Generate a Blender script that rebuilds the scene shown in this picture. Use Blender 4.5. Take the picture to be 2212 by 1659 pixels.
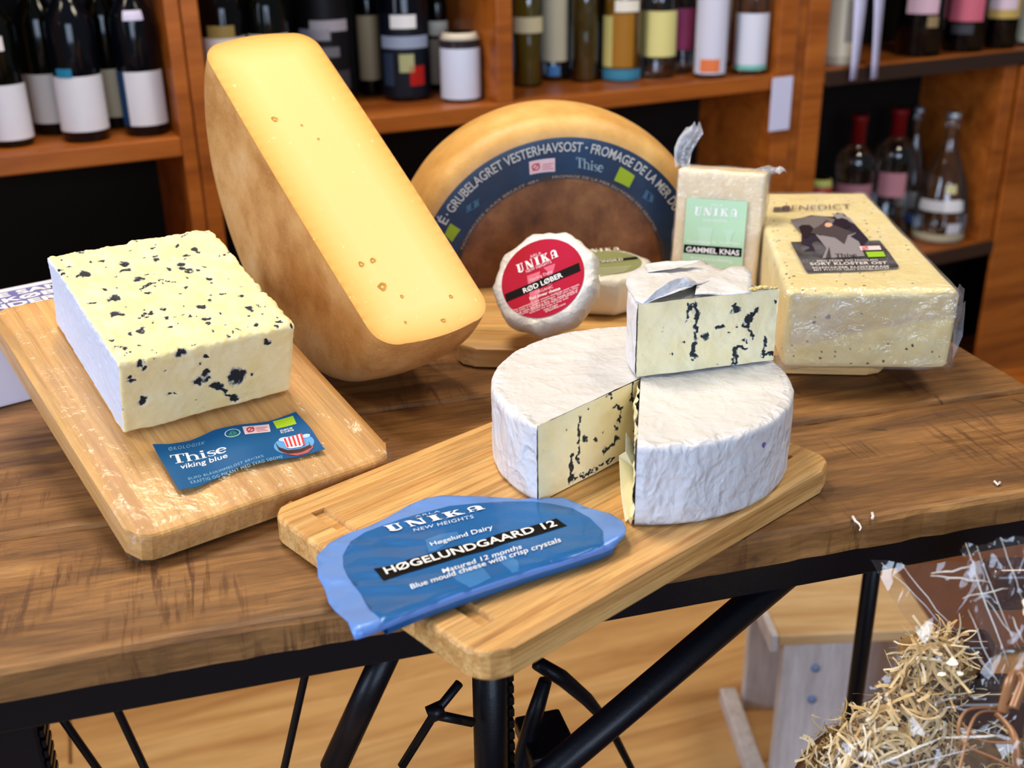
import bpy, bmesh, math, random
import numpy as np
from mathutils import Matrix, Vector
from mathutils.geometry import delaunay_2d_cdt
random.seed(4); RNG = np.random.default_rng(7)
S = bpy.context.scene
for o in list(bpy.data.objects): bpy.data.objects.remove(o)
COL = S.collection

# ------------------------------------------------------------------ camera
CX, CY, FPX = 1106.0, 829.5, 2450.0
PITCH, ROLL, YAW = math.radians(23.8), math.radians(0.9), math.radians(-20)
CAM = np.array([0, 0, 1.35])
def _rm():
    c, s = math.cos(ROLL), math.sin(ROLL); A = np.array([[c, -s, 0], [s, c, 0], [0, 0, 1]])
    B = np.array([[1, 0, 0], [0, 0, 1], [0, -1, 0]])
    c, s = math.cos(PITCH), math.sin(PITCH); P = np.array([[1, 0, 0], [0, c, s], [0, -s, c]])
    c, s = math.cos(YAW), math.sin(YAW); Z = np.array([[c, -s, 0], [s, c, 0], [0, 0, 1]])
    return Z @ P @ B @ A
RM = _rm()
cd = bpy.data.cameras.new('camera'); cam = bpy.data.objects.new('camera', cd); COL.objects.link(cam)
mw = Matrix.Identity(4)
for i in range(3):
    mw[i][0] = RM[i, 0]; mw[i][1] = -RM[i, 1]; mw[i][2] = -RM[i, 2]; mw[i][3] = CAM[i]
cam.matrix_world = mw
cd.sensor_width = 36; cd.lens = 36 * FPX / 2212; cd.clip_start = .02
cd.dof.use_dof = True; cd.dof.focus_distance = .93; cd.dof.aperture_fstop = 5.6
S.camera = cam

# ------------------------------------------------------------------ world, lights, exposure
S.view_settings.view_transform = 'Standard'; S.view_settings.look = 'None'
S.view_settings.exposure = 0.5; S.view_settings.gamma = 1; S.view_settings.use_curve_mapping = False
W = bpy.data.worlds.new('world'); S.world = W; W.use_nodes = True
bg = W.node_tree.nodes['Background']; bg.inputs[0].default_value = (.85, .9, 1, 1); bg.inputs[1].default_value = .10
def area(name, loc, target, size, power, col, sy=None):
    l = bpy.data.lights.new(name, 'AREA'); l.energy = power; l.color = col; l.size = size
    if sy: l.shape = 'RECTANGLE'; l.size_y = sy
    o = bpy.data.objects.new(name, l); COL.objects.link(o); o.location = loc
    o.rotation_euler = (Vector(target) - Vector(loc)).to_track_quat('-Z', 'Y').to_euler(); return o
COOL = (.62, .76, 1.0); WARM = (1, .87, .68)
area('window_daylight', (-3.2, .2, 1.9), (.3, .9, .9), 2.2, 74, COOL, 1.8)
area('shopfront_daylight', (-.3, -3.6, 1.9), (.5, .9, .9), 2.6, 84, (.62, .76, 1.0), 1.8)
area('ceiling_lamp_table', (.05, 1.45, 2.75), (.3, .85, .9), .5, 19, WARM)
area('ceiling_lamp_aisle', (1.5, .9, 2.75), (.9, 1.1, .4), .5, 13, WARM)
area('ceiling_lamp_shop', (-1.0, 1.1, 2.75), (0, 1.2, .4), .5, 14, WARM)

# ------------------------------------------------------------------ pixel and plane helpers
def ray(px, py): return RM @ np.array([(px - CX) / FPX, (py - CY) / FPX, 1.0])
def gp(px, py, z):
    d = ray(px, py); return CAM + d * (z - CAM[2]) / d[2]
def pp(px, py, P, n):
    d = ray(px, py); n = np.array(n, float); return CAM + d * np.dot(np.array(P) - CAM, n) / np.dot(d, n)
def lp(M, px, py, axis, val):
    """pixel to a point on a plane of the local frame M (the plane where coordinate axis equals val)"""
    Mi = np.array(M.inverted()); o = (Mi @ np.append(CAM, 1))[:3]; d = Mi[:3, :3] @ ray(px, py)
    return o + d * (val - o[axis]) / d[axis]
def Rz(a): return np.array(Matrix.Rotation(a, 3, 'Z'))
def Rx(a): return np.array(Matrix.Rotation(a, 3, 'X'))
def frame(loc, R):
    m = Matrix.Identity(4)
    for i in range(3):
        for j in range(3): m[i][j] = R[i][j]
        m[i][3] = loc[i]
    return m
def sr(r, g, b):
    f = lambda c: ((c / 255 + .055) / 1.055) ** 2.4 if c > 10 else c / 255 / 12.92
    return (f(r), f(g), f(b), 1)

# ------------------------------------------------------------------ noise (numpy)
def _h(i, j, k, s): 
    v = np.sin(i * 127.1 + j * 311.7 + k * 74.7 + s * 19.19) * 43758.5453; return v - np.floor(v)
def vn(p, sc, seed=0):
    p = np.asarray(p, float) * sc; f = np.floor(p); t = p - f; t = t * t * (3 - 2 * t); r = 0
    for a in (0, 1):
        for b in (0, 1):
            for c in (0, 1):
                w = (t[:, 0] if a else 1 - t[:, 0]) * (t[:, 1] if b else 1 - t[:, 1]) * (t[:, 2] if c else 1 - t[:, 2])
                r = r + w * _h(f[:, 0] + a, f[:, 1] + b, f[:, 2] + c, seed)
    return r * 2 - 1
def fbm(p, sc, seed=0, n=3): return sum(vn(p, sc * 2 ** i, seed + i) / 2 ** i for i in range(n))

# ------------------------------------------------------------------ object helpers
def tag(o, label=None, cat=None, group=None, kind=None):
    if label: o['label'] = label
    if cat: o['category'] = cat
    if group: o['group'] = group
    if kind: o['kind'] = kind
    return o
def thing(name, M=None, label=None, cat=None, group=None, kind=None):
    o = bpy.data.objects.new(name, None); COL.objects.link(o); o.empty_display_size = .05
    if M is not None: o.matrix_world = M
    return tag(o, label, cat, group, kind)
def ob(name, V, F, mat, parent=None, smooth=False, M=None, attr=None):
    me = bpy.data.meshes.new(name); me.from_pydata([tuple(map(float, v)) for v in V], [], [tuple(map(int, f)) for f in F])
    if smooth: me.polygons.foreach_set('use_smooth', [True] * len(me.polygons))
    if attr:
        for k, a in attr.items():
            at = me.attributes.new(k, 'FLOAT', 'POINT'); at.data.foreach_set('value', np.asarray(a, np.float32))
    me.materials.append(mat); me.update()
    o = bpy.data.objects.new(name, me); COL.objects.link(o)
    if parent: o.parent = parent
    if M is not None: o.matrix_local = M
    return o
def join(*ms):
    V, F = [], []
    for v, f in ms:
        n = len(V); V += [tuple(p) for p in v]; F += [tuple(i + n for i in q) for q in f]
    return V, F
def box(x0, x1, y0, y1, z0, z1, bev=0, seg=2):
    bm = bmesh.new(); bmesh.ops.create_cube(bm, size=1)
    for v in bm.verts: v.co = ((x0 + x1) / 2 + v.co.x * (x1 - x0), (y0 + y1) / 2 + v.co.y * (y1 - y0), (z0 + z1) / 2 + v.co.z * (z1 - z0))
    if bev: bmesh.ops.bevel(bm, geom=list(bm.edges), offset=bev, segments=seg, profile=.5, affect='EDGES')
    V = [v.co[:] for v in bm.verts]; bm.verts.index_update(); F = [[v.index for v in f.verts] for f in bm.faces]; bm.free(); return V, F
def lathe(prof, n=28):
    V, F = [], []
    for r, z in prof:
        for k in range(n): a = 2 * math.pi * k / n; V.append((r * math.cos(a), r * math.sin(a), z))
    for i in range(len(prof) - 1):
        for k in range(n): F.append((i * n + k, i * n + (k + 1) % n, (i + 1) * n + (k + 1) % n, (i + 1) * n + k))
    F.append(tuple(range(n - 1, -1, -1))); m = (len(prof) - 1) * n; F.append(tuple(m + k for k in range(n))); return V, F
def tube(pts, r, n=10, cap=True):
    pts = [Vector(p) for p in pts]; V, F = [], []; rs = r if hasattr(r, '__len__') else [r] * len(pts)
    up = None
    for i, p in enumerate(pts):
        t = (pts[min(i + 1, len(pts) - 1)] - pts[max(i - 1, 0)]).normalized()
        if up is None: up = t.orthogonal().normalized()
        up = (up - t * up.dot(t)).normalized(); s = t.cross(up)
        for k in range(n): a = 2 * math.pi * k / n; V.append((p + (up * math.cos(a) + s * math.sin(a)) * rs[i])[:])
    for i in range(len(pts) - 1):
        for k in range(n): F.append((i * n + k, i * n + (k + 1) % n, (i + 1) * n + (k + 1) % n, (i + 1) * n + k))
    if cap: F.append(tuple(range(n - 1, -1, -1))); m = (len(pts) - 1) * n; F.append(tuple(m + k for k in range(n)))
    return V, F
def grid(fn, nu, nv):
    V = [fn(i / nu, j / nv) for i in range(nu + 1) for j in range(nv + 1)]
    F = [(i * (nv + 1) + j, (i + 1) * (nv + 1) + j, (i + 1) * (nv + 1) + j + 1, i * (nv + 1) + j + 1) for i in range(nu) for j in range(nv)]
    return V, F
def dense_block(w, d, h, res, rr):
    """rounded cuboid, dense quads, base at z=0, centred in x and y; returns V, F, N"""
    hs = np.array([w / 2, d / 2, h / 2]); key, V, F = {}, [], []
    for ax in range(3):
        b, c = (ax + 1) % 3, (ax + 2) % 3; nb = max(2, int(2 * hs[b] / res)); nc = max(2, int(2 * hs[c] / res))
        for sg in (-1, 1):
            idx = np.zeros((nb + 1, nc + 1), int)
            for i in range(nb + 1):
                for j in range(nc + 1):
                    p = [0, 0, 0]; p[ax] = sg * hs[ax]; p[b] = -hs[b] + 2 * hs[b] * i / nb; p[c] = -hs[c] + 2 * hs[c] * j / nc
                    k = (round(p[0] * 1e6), round(p[1] * 1e6), round(p[2] * 1e6))
                    if k not in key: key[k] = len(V); V.append(p)
                    idx[i, j] = key[k]
            for i in range(nb):
                for j in range(nc):
                    q = (idx[i, j], idx[i + 1, j], idx[i + 1, j + 1], idx[i, j + 1]); F.append(q if sg > 0 else q[::-1])
    V = np.array(V); q = np.clip(V, -(hs - rr), hs - rr); dv = V - q; L = np.linalg.norm(dv, axis=1, keepdims=True) + 1e-12
    N = dv / L; V = q + N * rr; V[:, 2] += h / 2; return V, F, N
def poly_fill(pts, step=None):
    """2-D outline to triangles, with inner points every step"""
    pts = [tuple(p) for p in pts]; n = len(pts); V = [Vector(p) for p in pts]
    if step:
        xs = [p[0] for p in pts]; ys = [p[1] for p in pts]; x = min(xs) + step / 2; r = 0
        P = np.array(pts)
        while x < max(xs):
            y = min(ys) + step * (.25 if r % 2 else .75)
            while y < max(ys):
                c = False; j = n - 1
                for i in range(n):
                    if (ys[i] > y) != (ys[j] > y) and x < (xs[j] - xs[i]) * (y - ys[i]) / (ys[j] - ys[i]) + xs[i]: c = not c
                    j = i
                if c and np.min(np.hypot(P[:, 0] - x, P[:, 1] - y)) > step * .4: V.append(Vector((x, y)))
                y += step
            x += step * .87; r += 1
    v, e, f, *_ = delaunay_2d_cdt(V, [(i, (i + 1) % n) for i in range(n)], [], 1, 1e-9)
    return [p[:] for p in v], [tuple(q) for q in f]
def smooth_closed(pts, k=4):
    P = np.array(pts, float); n = len(P); out = []
    for i in range(n):
        a, b, c, d = P[i - 1], P[i], P[(i + 1) % n], P[(i + 2) % n]
        for t in np.arange(k) / k:
            out.append(.5 * (2 * b + (c - a) * t + (2 * a - 5 * b + 4 * c - d) * t * t + (3 * b - a - 3 * c + d) * t ** 3))
    return [tuple(p) for p in out]

# ------------------------------------------------------------------ lettering
def text2d(s, bold=0, space=1.0):
    cu = bpy.data.curves.new('t', 'FONT'); cu.body = s; cu.size = 1; cu.offset = bold; cu.space_character = space; cu.resolution_u = 3
    o = bpy.data.objects.new('t', cu); COL.objects.link(o); me = bpy.data.meshes.new_from_object(o)
    V = [(v.co.x, v.co.y) for v in me.vertices]; F = [tuple(p.vertices) for p in me.polygons]
    bpy.data.objects.remove(o); bpy.data.curves.remove(cu); bpy.data.meshes.remove(me); return V, F
def stroke(pts, ws):
    P = np.array(pts, float); n = len(P); L, R = [], []
    for i in range(n):
        t = P[min(i + 1, n - 1)] - P[max(i - 1, 0)]; t = t / (np.linalg.norm(t) + 1e-9); m = np.array([-t[1], t[0]]); w = ws[i] / 2
        L.append(P[i] + m * w); R.append(P[i] - m * w)
    V = [tuple(p) for p in L] + [tuple(p) for p in R]; return V, [(i, i + 1, n + i + 1, n + i) for i in range(n - 1)]
def arcp(cx, cy, rx, ry, a0, a1, n=14): return [(cx + rx * math.cos(math.radians(a0 + (a1 - a0) * k / n)), cy + ry * math.sin(math.radians(a0 + (a1 - a0) * k / n))) for k in range(n + 1)]
def rect(x0, y0, x1, y1): return [(x0, y0), (x1, y0), (x1, y1), (x0, y1)], [(0, 1, 2, 3)]
def shift(m, dx): return [(x + dx, y) for x, y in m[0]], m[1]
def thise2d():
    T = join(rect(.24, .05, .40, 1), rect(.13, 0, .51, .05), rect(0, .94, .64, 1), rect(0, .72, .05, 1), rect(.59, .72, .64, 1))
    h = join(rect(.06, .05, .19, 1.0), rect(0, 0, .26, .05), rect(0, .96, .19, 1.0), stroke(arcp(.33, .38, .18, .28, 160, 0), [.04 + .09 * k / 14 for k in range(15)]), rect(.445, .05, .575, .39), rect(.38, 0, .64, .05))
    i = join(rect(.06, .05, .19, .66), rect(0, 0, .26, .05), rect(0, .61, .19, .66), ([(x, y) for x, y in arcp(.125, .86, .09, .09, 0, 345, 11)], [tuple(range(12))]))
    s = stroke([(.36, .5), (.33, .6), (.2, .64), (.08, .58), (.06, .48), (.14, .39), (.28, .31), (.36, .22), (.33, .08), (.2, .02), (.06, .06), (.03, .18)], [.04, .04, .05, .08, .1, .13, .13, .1, .08, .05, .04, .04])
    e = join(stroke(arcp(.24, .33, .2, .31, 5, 320, 22), [.07 + .07 * math.sin(math.pi * k / 22) for k in range(23)]), rect(.06, .33, .45, .38))
    x = 0; out = []
    for g, a in ((T, .66), (h, .68), (i, .31), (s, .43), (e, .46)): out.append(shift(g, x)); x += a
    return join(*out)
def P2(*p): return list(p), [tuple(range(len(p)))]
def unika2d():
    U = join(P2((0, .93), (0, 1), (.44, 1), (.44, .93), (.35, .93), (.35, .22), (.08, .22), (.08, .93)), stroke(arcp(.37, .24, .25, .22, 180, 360), [.22 - .13 * k / 14 for k in range(15)]), rect(.57, .22, .66, .95), rect(.5, .93, .76, 1))
    N = join(rect(.08, 0, .17, 1), rect(0, 0, .26, .07), P2((0, 1), (.28, 1), (.8, 0), (.5, 0), (.08, .86)), rect(.71, 0, .8, 1), rect(.62, .93, .88, 1))
    I = join(rect(.1, 0, .4, 1), rect(0, 0, .5, .08), rect(0, .92, .5, 1))
    K = join(rect(.1, 0, .36, 1), rect(0, 0, .46, .08), rect(0, .92, .46, 1), P2((.36, .42), (.36, .54), (.62, .94), (.74, .94)), P2((.42, .5), (.52, .64), (.86, .06), (.56, .06)), rect(.5, 0, .92, .08), rect(.55, .92, .82, 1))
    A = join(rect(.08, 0, .17, .7), rect(0, 0, .26, .07), stroke(arcp(.36, .68, .24, .26, 180, 0), [.09 + .12 * k / 14 for k in range(15)]), rect(.44, 0, .72, .7), rect(.36, 0, .8, .08), rect(.17, .36, .44, .44))
    x = 0; out = []
    for g, a in ((U, 1.0), (N, 1.1), (I, .72), (K, 1.12), (A, .8)): out.append(shift(g, x)); x += a
    return join(*out)
def norm2d(m):
    V = np.array(m[0]); lo, hi = V.min(0), V.max(0); return (V - lo) / (hi - lo + 1e-9), m[1]
def dice(m, L):
    """cut 2-D triangles finer so they can follow a bent surface"""
    bm = bmesh.new(); vs = [bm.verts.new((x, y, 0)) for x, y in m[0]]
    for f in m[1]:
        try: bm.faces.new([vs[i] for i in f])
        except ValueError: pass
    bmesh.ops.triangulate(bm, faces=list(bm.faces))
    for _ in range(4):
        es = [e for e in bm.edges if e.calc_length() > L]
        if not es: break
        bmesh.ops.subdivide_edges(bm, edges=es, cuts=1); bmesh.ops.triangulate(bm, faces=[f for f in bm.faces if len(f.verts) > 3])
    bm.verts.index_update(); V = [v.co[:2] for v in bm.verts]; F = [tuple(v.index for v in f.verts) for f in bm.faces]; bm.free(); return V, F
def quad_px(m, q):
    """unit-box 2-D shape into a pixel quad bl, br, tr, tl"""
    V, F = norm2d(m); q = np.array(q, float); u, v = V[:, :1], V[:, 1:]
    return (q[0] * (1 - u) * (1 - v) + q[1] * u * (1 - v) + q[2] * u * v + q[3] * (1 - u) * v), F
def print_px(name, m, q, M, axis, val, mat, parent):
    V, F = quad_px(m, q) if q is not None else (np.array(m[0]), m[1])
    return ob(name, [lp(M, x, y, axis, val) for x, y in V], F, mat, parent)
def crop(sc, ox, oy): return lambda *p: [(x / sc + ox, y / sc + oy) for x, y in p]

# ------------------------------------------------------------------ materials
class NT:
    def __init__(s, name):
        s.m = bpy.data.materials.new(name); s.m.use_nodes = True; s.t = s.m.node_tree; s.b = s.t.nodes['Principled BSDF']; s.out = s.t.nodes['Material Output']
    def n(s, typ, **kw):
        d = s.t.nodes.new('ShaderNode' + typ)
        for k, v in kw.items():
            if k in d.inputs.keys(): d.inputs[k].default_value = v
            else: setattr(d, k, v)
        return d
    def l(s, a, b): s.t.links.new(a, b)
    def co(s, scale=(1, 1, 1), rot=(0, 0, 0)):
        tc = s.n('TexCoord'); mp = s.n('Mapping'); mp.inputs['Scale'].default_value = scale; mp.inputs['Rotation'].default_value = rot; s.l(tc.outputs['Object'], mp.inputs[0]); return mp.outputs[0]
    def noise(s, scale, vec=None, detail=4, rough=.55, dist=0):
        d = s.n('TexNoise'); d.inputs['Scale'].default_value = scale; d.inputs['Detail'].default_value = detail; d.inputs['Roughness'].default_value = rough; d.inputs['Distortion'].default_value = dist
        s.l(vec if vec is not None else s.co(), d.inputs['Vector']); return d.outputs['Fac']
    def ramp(s, fac, *st):
        d = s.n('ValToRGB'); e = d.color_ramp.elements
        while len(e) < len(st): e.new(.5)
        for x, (p, c) in zip(e, st): x.position = p; x.color = c if hasattr(c, '__len__') else (c, c, c, 1)
        s.l(fac, d.inputs[0]); return d.outputs[0]
    def mix(s, fac, a, b, mode='MIX'):
        d = s.n('Mix', data_type='RGBA', blend_type=mode)
        for i, v in ((0, fac), (6, a), (7, b)):
            if hasattr(v, 'is_output') or isinstance(v, bpy.types.NodeSocket): s.l(v, d.inputs[i])
            else: d.inputs[i].default_value = v
        return d.outputs[2]
    def math(s, op, a, b=0):
        d = s.n('Math', operation=op)
        for i, v in ((0, a), (1, b)):
            if isinstance(v, bpy.types.NodeSocket): s.l(v, d.inputs[i])
            else: d.inputs[i].default_value = v
        return d.outputs[0]
    def bump(s, h, st, dist=.01):
        d = s.n('Bump'); d.inputs['Strength'].default_value = st; d.inputs['Distance'].default_value = dist; s.l(h, d.inputs['Height']); s.l(d.outputs[0], s.b.inputs['Normal']); return d
    def col(s, c):
        if isinstance(c, bpy.types.NodeSocket): s.l(c, s.b.inputs['Base Color'])
        else: s.b.inputs['Base Color'].default_value = c
    def set(s, **k):
        for a, v in k.items(): s.b.inputs[a.replace('_', ' ')].default_value = v
        return s
def plain(name, c, rough=.5, metal=0, coat=0, bump=0, bs=200, var=0, spec=.25):
    t = NT(name); t.set(Roughness=rough, Metallic=metal); t.b.inputs['Coat Weight'].default_value = coat; t.b.inputs['Specular IOR Level'].default_value = spec
    if var: t.col(t.mix(t.ramp(t.noise(30), (.3, 0), (.7, 1)), c, tuple(x * (1 - var) for x in c[:3]) + (1,)))
    else: t.col(c)
    if bump: t.bump(t.noise(bs), bump, .002)
    return t.m
def wood(name, c1, c2, c3, stretch=(2, 40, 40), rough=.45, vary=.25, line=.5, coat=0, bump=.15):
    """grain runs along the axis with the small scale"""
    t = NT(name); v = t.co(stretch); oi = t.n('ObjectInfo')
    add = t.n('VectorMath', operation='ADD'); cmb = t.n('CombineXYZ'); r7 = t.math('MULTIPLY', oi.outputs['Random'], 37.0)
    for i in range(3): t.l(r7, cmb.inputs[i])
    t.l(v, add.inputs[0]); t.l(cmb.outputs[0], add.inputs[1]); v = add.outputs[0]
    big = t.noise(1.0, v, 5, .6, .6); fine = t.noise(4.5, v, 6, .7, .2)
    c = t.ramp(big, (.3, c1), (.55, c2), (.78, c3)); f = t.ramp(fine, (.34, 1 - line), (.56, 1.0))
    c = t.mix(1.0, c, f, 'MULTIPLY')
    hv = t.n('HueSaturation'); t.l(c, hv.inputs['Color']); t.l(t.math('ADD', t.math('MULTIPLY', oi.outputs['Random'], vary), 1 - vary / 2), hv.inputs['Value'])
    t.col(hv.outputs[0]); t.set(Roughness=rough); t.b.inputs['Coat Weight'].default_value = coat
    t.bump(fine, bump, .001); return t.m
def film(name, tint=(1, 1, 1, 1), white=.03, gl=.10, bump=.6, bs=60, rough=.08, st=(1, 1, 1), rot=(0, 0, 0)):
    t = NT(name); tr = t.n('BsdfTransparent'); tr.inputs[0].default_value = tint
    g = t.n('BsdfGlossy'); g.inputs['Roughness'].default_value = rough; d = t.n('BsdfTranslucent'); d.inputs[0].default_value = (.9, .9, .95, 1)
    df = t.n('BsdfDiffuse'); df.inputs[0].default_value = (.85, .86, .92, 1)
    nz = t.noise(bs, t.co(st, rot), 3, .6, 1.5); bp = t.n('Bump'); bp.inputs['Strength'].default_value = bump; bp.inputs['Distance'].default_value = .004; t.l(nz, bp.inputs['Height'])
    for s in (g, df): t.l(bp.outputs[0], s.inputs['Normal'])
    lw = t.n('LayerWeight'); lw.inputs[0].default_value = .25; t.l(bp.outputs[0], lw.inputs['Normal'])
    m1 = t.n('MixShader'); f = t.math('MINIMUM', t.math('ADD', t.math('MULTIPLY', lw.outputs['Facing'], gl * 2.2), gl * .45), .8); t.l(f, m1.inputs[0]); t.l(tr.outputs[0], m1.inputs[1]); t.l(g.outputs[0], m1.inputs[2])
    m2 = t.n('MixShader'); wz = t.math('MULTIPLY', t.ramp(t.noise(bs * .5, None, 4), (.45, 0), (.75, 1)), white * 3); wz = t.math('ADD', wz, white); t.l(wz, m2.inputs[0]); t.l(m1.outputs[0], m2.inputs[1]); t.l(df.outputs[0], m2.inputs[2])
    t.l(m2.outputs[0], t.out.inputs[0]); t.t.nodes.remove(t.b); return t.m
def glass(name, c, dens=.6, rough=.05):
    """thin tinted bottle wall: see-through tint with a glossy skin"""
    t = NT(name); tr = t.n('BsdfTransparent'); tr.inputs[0].default_value = c; g = t.n('BsdfGlossy'); g.inputs['Roughness'].default_value = rough
    lw = t.n('LayerWeight'); lw.inputs[0].default_value = .3; m = t.n('MixShader'); t.l(t.math('MINIMUM', t.math('ADD', lw.outputs['Fresnel'], .06), .9), m.inputs[0]); t.l(tr.outputs[0], m.inputs[1]); t.l(g.outputs[0], m.inputs[2])
    t.l(m.outputs[0], t.out.inputs[0]); t.t.nodes.remove(t.b); return t.m
def blue_cheese(name, base, base2, halo, dark, amp=.75, ns=420, rind=None):
    t = NT(name); a = t.n('Attribute', attribute_name='mould'); nz = t.noise(ns, None, 5, .65)
    v = t.math('ADD', a.outputs['Fac'], t.math('MULTIPLY', t.math('SUBTRACT', nz, .5), amp))
    b = t.mix(t.ramp(t.noise(45), (.35, 0), (.65, 1)), base, base2)
    v = t.math('MULTIPLY', v, t.math('MINIMUM', t.math('MULTIPLY', a.outputs['Fac'], 8.0), 1.0))
    c = t.mix(t.ramp(v, (.22, 0), (.46, .85)), b, halo); c = t.mix(t.ramp(v, (.42, 0), (.56, 1)), c, dark)
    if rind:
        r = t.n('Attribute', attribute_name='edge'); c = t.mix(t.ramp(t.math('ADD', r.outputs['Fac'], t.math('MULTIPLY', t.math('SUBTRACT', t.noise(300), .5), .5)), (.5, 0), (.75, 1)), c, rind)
    t.col(c); t.set(Roughness=.55); t.b.inputs['Specular IOR Level'].default_value = .35
    t.bump(t.math('SUBTRACT', t.noise(260, None, 5, .7), t.math('MULTIPLY', v, .8)), .35, .0015); return t.m

WHITE = plain('printed_white', sr(245, 245, 245), .6, spec=.1); INK = plain('printed_black', sr(16, 12, 12), .6, spec=.08)
BAM_L = wood('bamboo_pale', sr(186, 130, 66), sr(216, 164, 96), sr(228, 180, 114), (70, 3.0, 70), .45, .2, .25)
BAM_F = wood('bamboo_honey', sr(186, 128, 64), sr(222, 172, 104), sr(234, 190, 124), (90, 3.2, 90), .48, .16, .42)
BAM_B = wood('bamboo_back_board', sr(190, 138, 76), sr(222, 176, 110), sr(232, 190, 126), (3, 60, 60), .5, .2, .3)
BLACKM = plain('black_iron', sr(9, 10, 18), .42, 0, .05, .1, 300)
def table_wood():
    t = NT('mango_wood'); oi = t.n('ObjectInfo'); g = t.noise(1, t.co((3.2, 26, 26)), 7, .68, 1.2); f = t.noise(1, t.co((22, 240, 200)), 6, .7)
    c = t.ramp(g, (.25, sr(70, 42, 19)), (.45, sr(124, 82, 38)), (.62, sr(160, 112, 60)), (.8, sr(194, 148, 90)))
    c = t.mix(1.0, c, t.ramp(f, (.3, .55), (.6, 1.0)), 'MULTIPLY')
    saw = t.noise(1, t.co((170, 14, 20)), 5, .6, .5); patch = t.noise(1, t.co((9, 7, 7)), 3, .5)
    k = t.math('MULTIPLY', t.ramp(saw, (.52, 0), (.62, 1)), t.ramp(patch, (.5, 0), (.62, .8)))
    c = t.mix(k, c, sr(70, 36, 18)); st = t.ramp(t.noise(1, t.co((13, 24, 20), (0, 0, .4)), 4, .6, 1.0), (.66, 0), (.72, .75)); c = t.mix(st, c, sr(52, 32, 16))
    t.col(c); t.set(Roughness=.5); t.bump(t.math('SUBTRACT', f, t.math('MULTIPLY', k, .8)), .4, .0015); return t.m
MANGO = table_wood()
def floor_wood():
    return wood('floor_boards', sr(176, 124, 70), sr(214, 168, 108), sr(228, 186, 128), (1.6, 14, 14), .5, .25, .12, 0, .05)
FLOORW = floor_wood()
SHELFW = wood('orange_brown_shelf_wood', sr(130, 64, 15), sr(172, 94, 28), sr(192, 112, 42), (2, 20, 20), .4, .12, .15, .15, .03)
DARKB = plain('dark_shelf_back', sr(14, 9, 7), .8)  # near-black back panels; the shade inside the shelves is put into this colour

# ------------------------------------------------------------------ setting: floor and wall
fl = thing('floor', Matrix.Identity(4)); tag(fl, 'pale pine plank floor of the shop', None, None, 'structure')
pv = box(-1.3, 1.3, -.0695, .0695, -.03, 0, .0025, 1); pm = None
for r in range(34):
    for k in range(3):
        x = -2.6 + k * 2.604 + (r % 3) * .55; y = .2 + r * .14
        if y > 4.9: continue
        if pm is None: o = ob('floor_plank', *pv, FLOORW, fl); pm = o.data
        else: o = bpy.data.objects.new('floor_plank', pm); COL.objects.link(o); o.parent = fl
        o.location = (x, y, 0)
tag(ob('floor_base', *box(-4, 6, -4.2, 5.5, -.06, -.032), plain('subfloor', sr(120, 80, 40), .7), fl), kind='stuff')

# shelving frame: x along the shelf front, y into the shelf
ZS = .974; SA = math.radians(7); SM = frame((-.0032, 1.938, 0), Rz(SA)); SMn = np.array(SM)
tag(ob('wall_back', *box(-3.2, 4.2, .30, .42, 0, 2.9), plain('wall_paint', sr(120, 96, 74), .8), None, False, SM), 'brown painted back wall behind the shelving', None, None, 'structure')
tag(ob('shade_wall', *box(-.98, -.80, 1.22, 2.2, 0, 2.9, .002), plain('shade_wall_paint', sr(150, 120, 92), .8)), 'unseen brown wall added to keep window light off the shelving', None, None, 'structure')  # unseen wall, added to block the window light from the shelves
def sx(px, py): return lp(SM, px, py, 1, 0)[0]
def sz(px, py): return lp(SM, px, py, 1, 0)[2]
def on_shelf(px, py, z=ZS):
    return gp(px, py, z)
xL0, xL1 = sx(378, 200), sx(440, 200); xD0, xD1 = sx(1076, 100), sx(1110, 100); xR0, xR1, xR2 = sx(1668, 250), sx(1728, 250), sx(1772, 250); xE = sx(2142, 350)
ZL = sz(2010, 543)
def shelf_unit(name, x0, x1, levels, label, deep=.27, side=.045, top=1.75, rail=False):
    u = thing(name, SM, label, 'shelf', 'wooden bottle shelving'); t = .032
    ob('side_panel', *box(x0, x0 + side, 0, deep, 0, top, .003), SHELFW, u); ob('side_panel', *box(x1 - side, x1, 0, deep, 0, top, .003), SHELFW, u)
    ob('back_panel', *box(x0 + side, x1 - side, deep - .012, deep, .02, top), DARKB, u)
    for z in levels:
        s = ob('shelf_board', *box(x0 + side, x1 - side, .002, deep - .012, z - t, z, .003), SHELFW, u)
        if rail: ob('price_rail', *box(x0 + side + .002, x1 - side - .002, -.008, .0015, z - t - .004, z - .004, .001), plain('dark_price_rail', sr(70, 52, 44), .3, .4), s)
    ob('plinth', *box(x0 + side, x1 - side, .03, .05, 0, .08), SHELFW, u); return u
shelf_unit('bottle_shelf', xL0 - 1.0, xL1 - .022, (.10, .52, ZS, 1.42), 'orange brown wooden shelf bay holding white labelled wine bottles', side=xL1 - .022 - xL0)
uM = shelf_unit('bottle_shelf', xL1 - .02, xR1, (.10, .52, ZS, 1.42), 'orange brown wooden double shelf bay of dark bottles and clear spirits', side=.028)
ob('divider', *box(xD0, xD1, .004, .256, ZS, 1.39, .002), SHELFW, uM); ob('side_panel', *box(xR0, xR1 - .029, -.004, .27, 0, 1.75, .002), SHELFW, uM)
uR = shelf_unit('bottle_shelf', xR1 + .002, xE + .55, (.10, ZL, ZS, 1.42), 'orange brown wooden shelf bay with dark price rails and clear spirit bottles', side=xR2 - xR1, rail=True)
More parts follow.
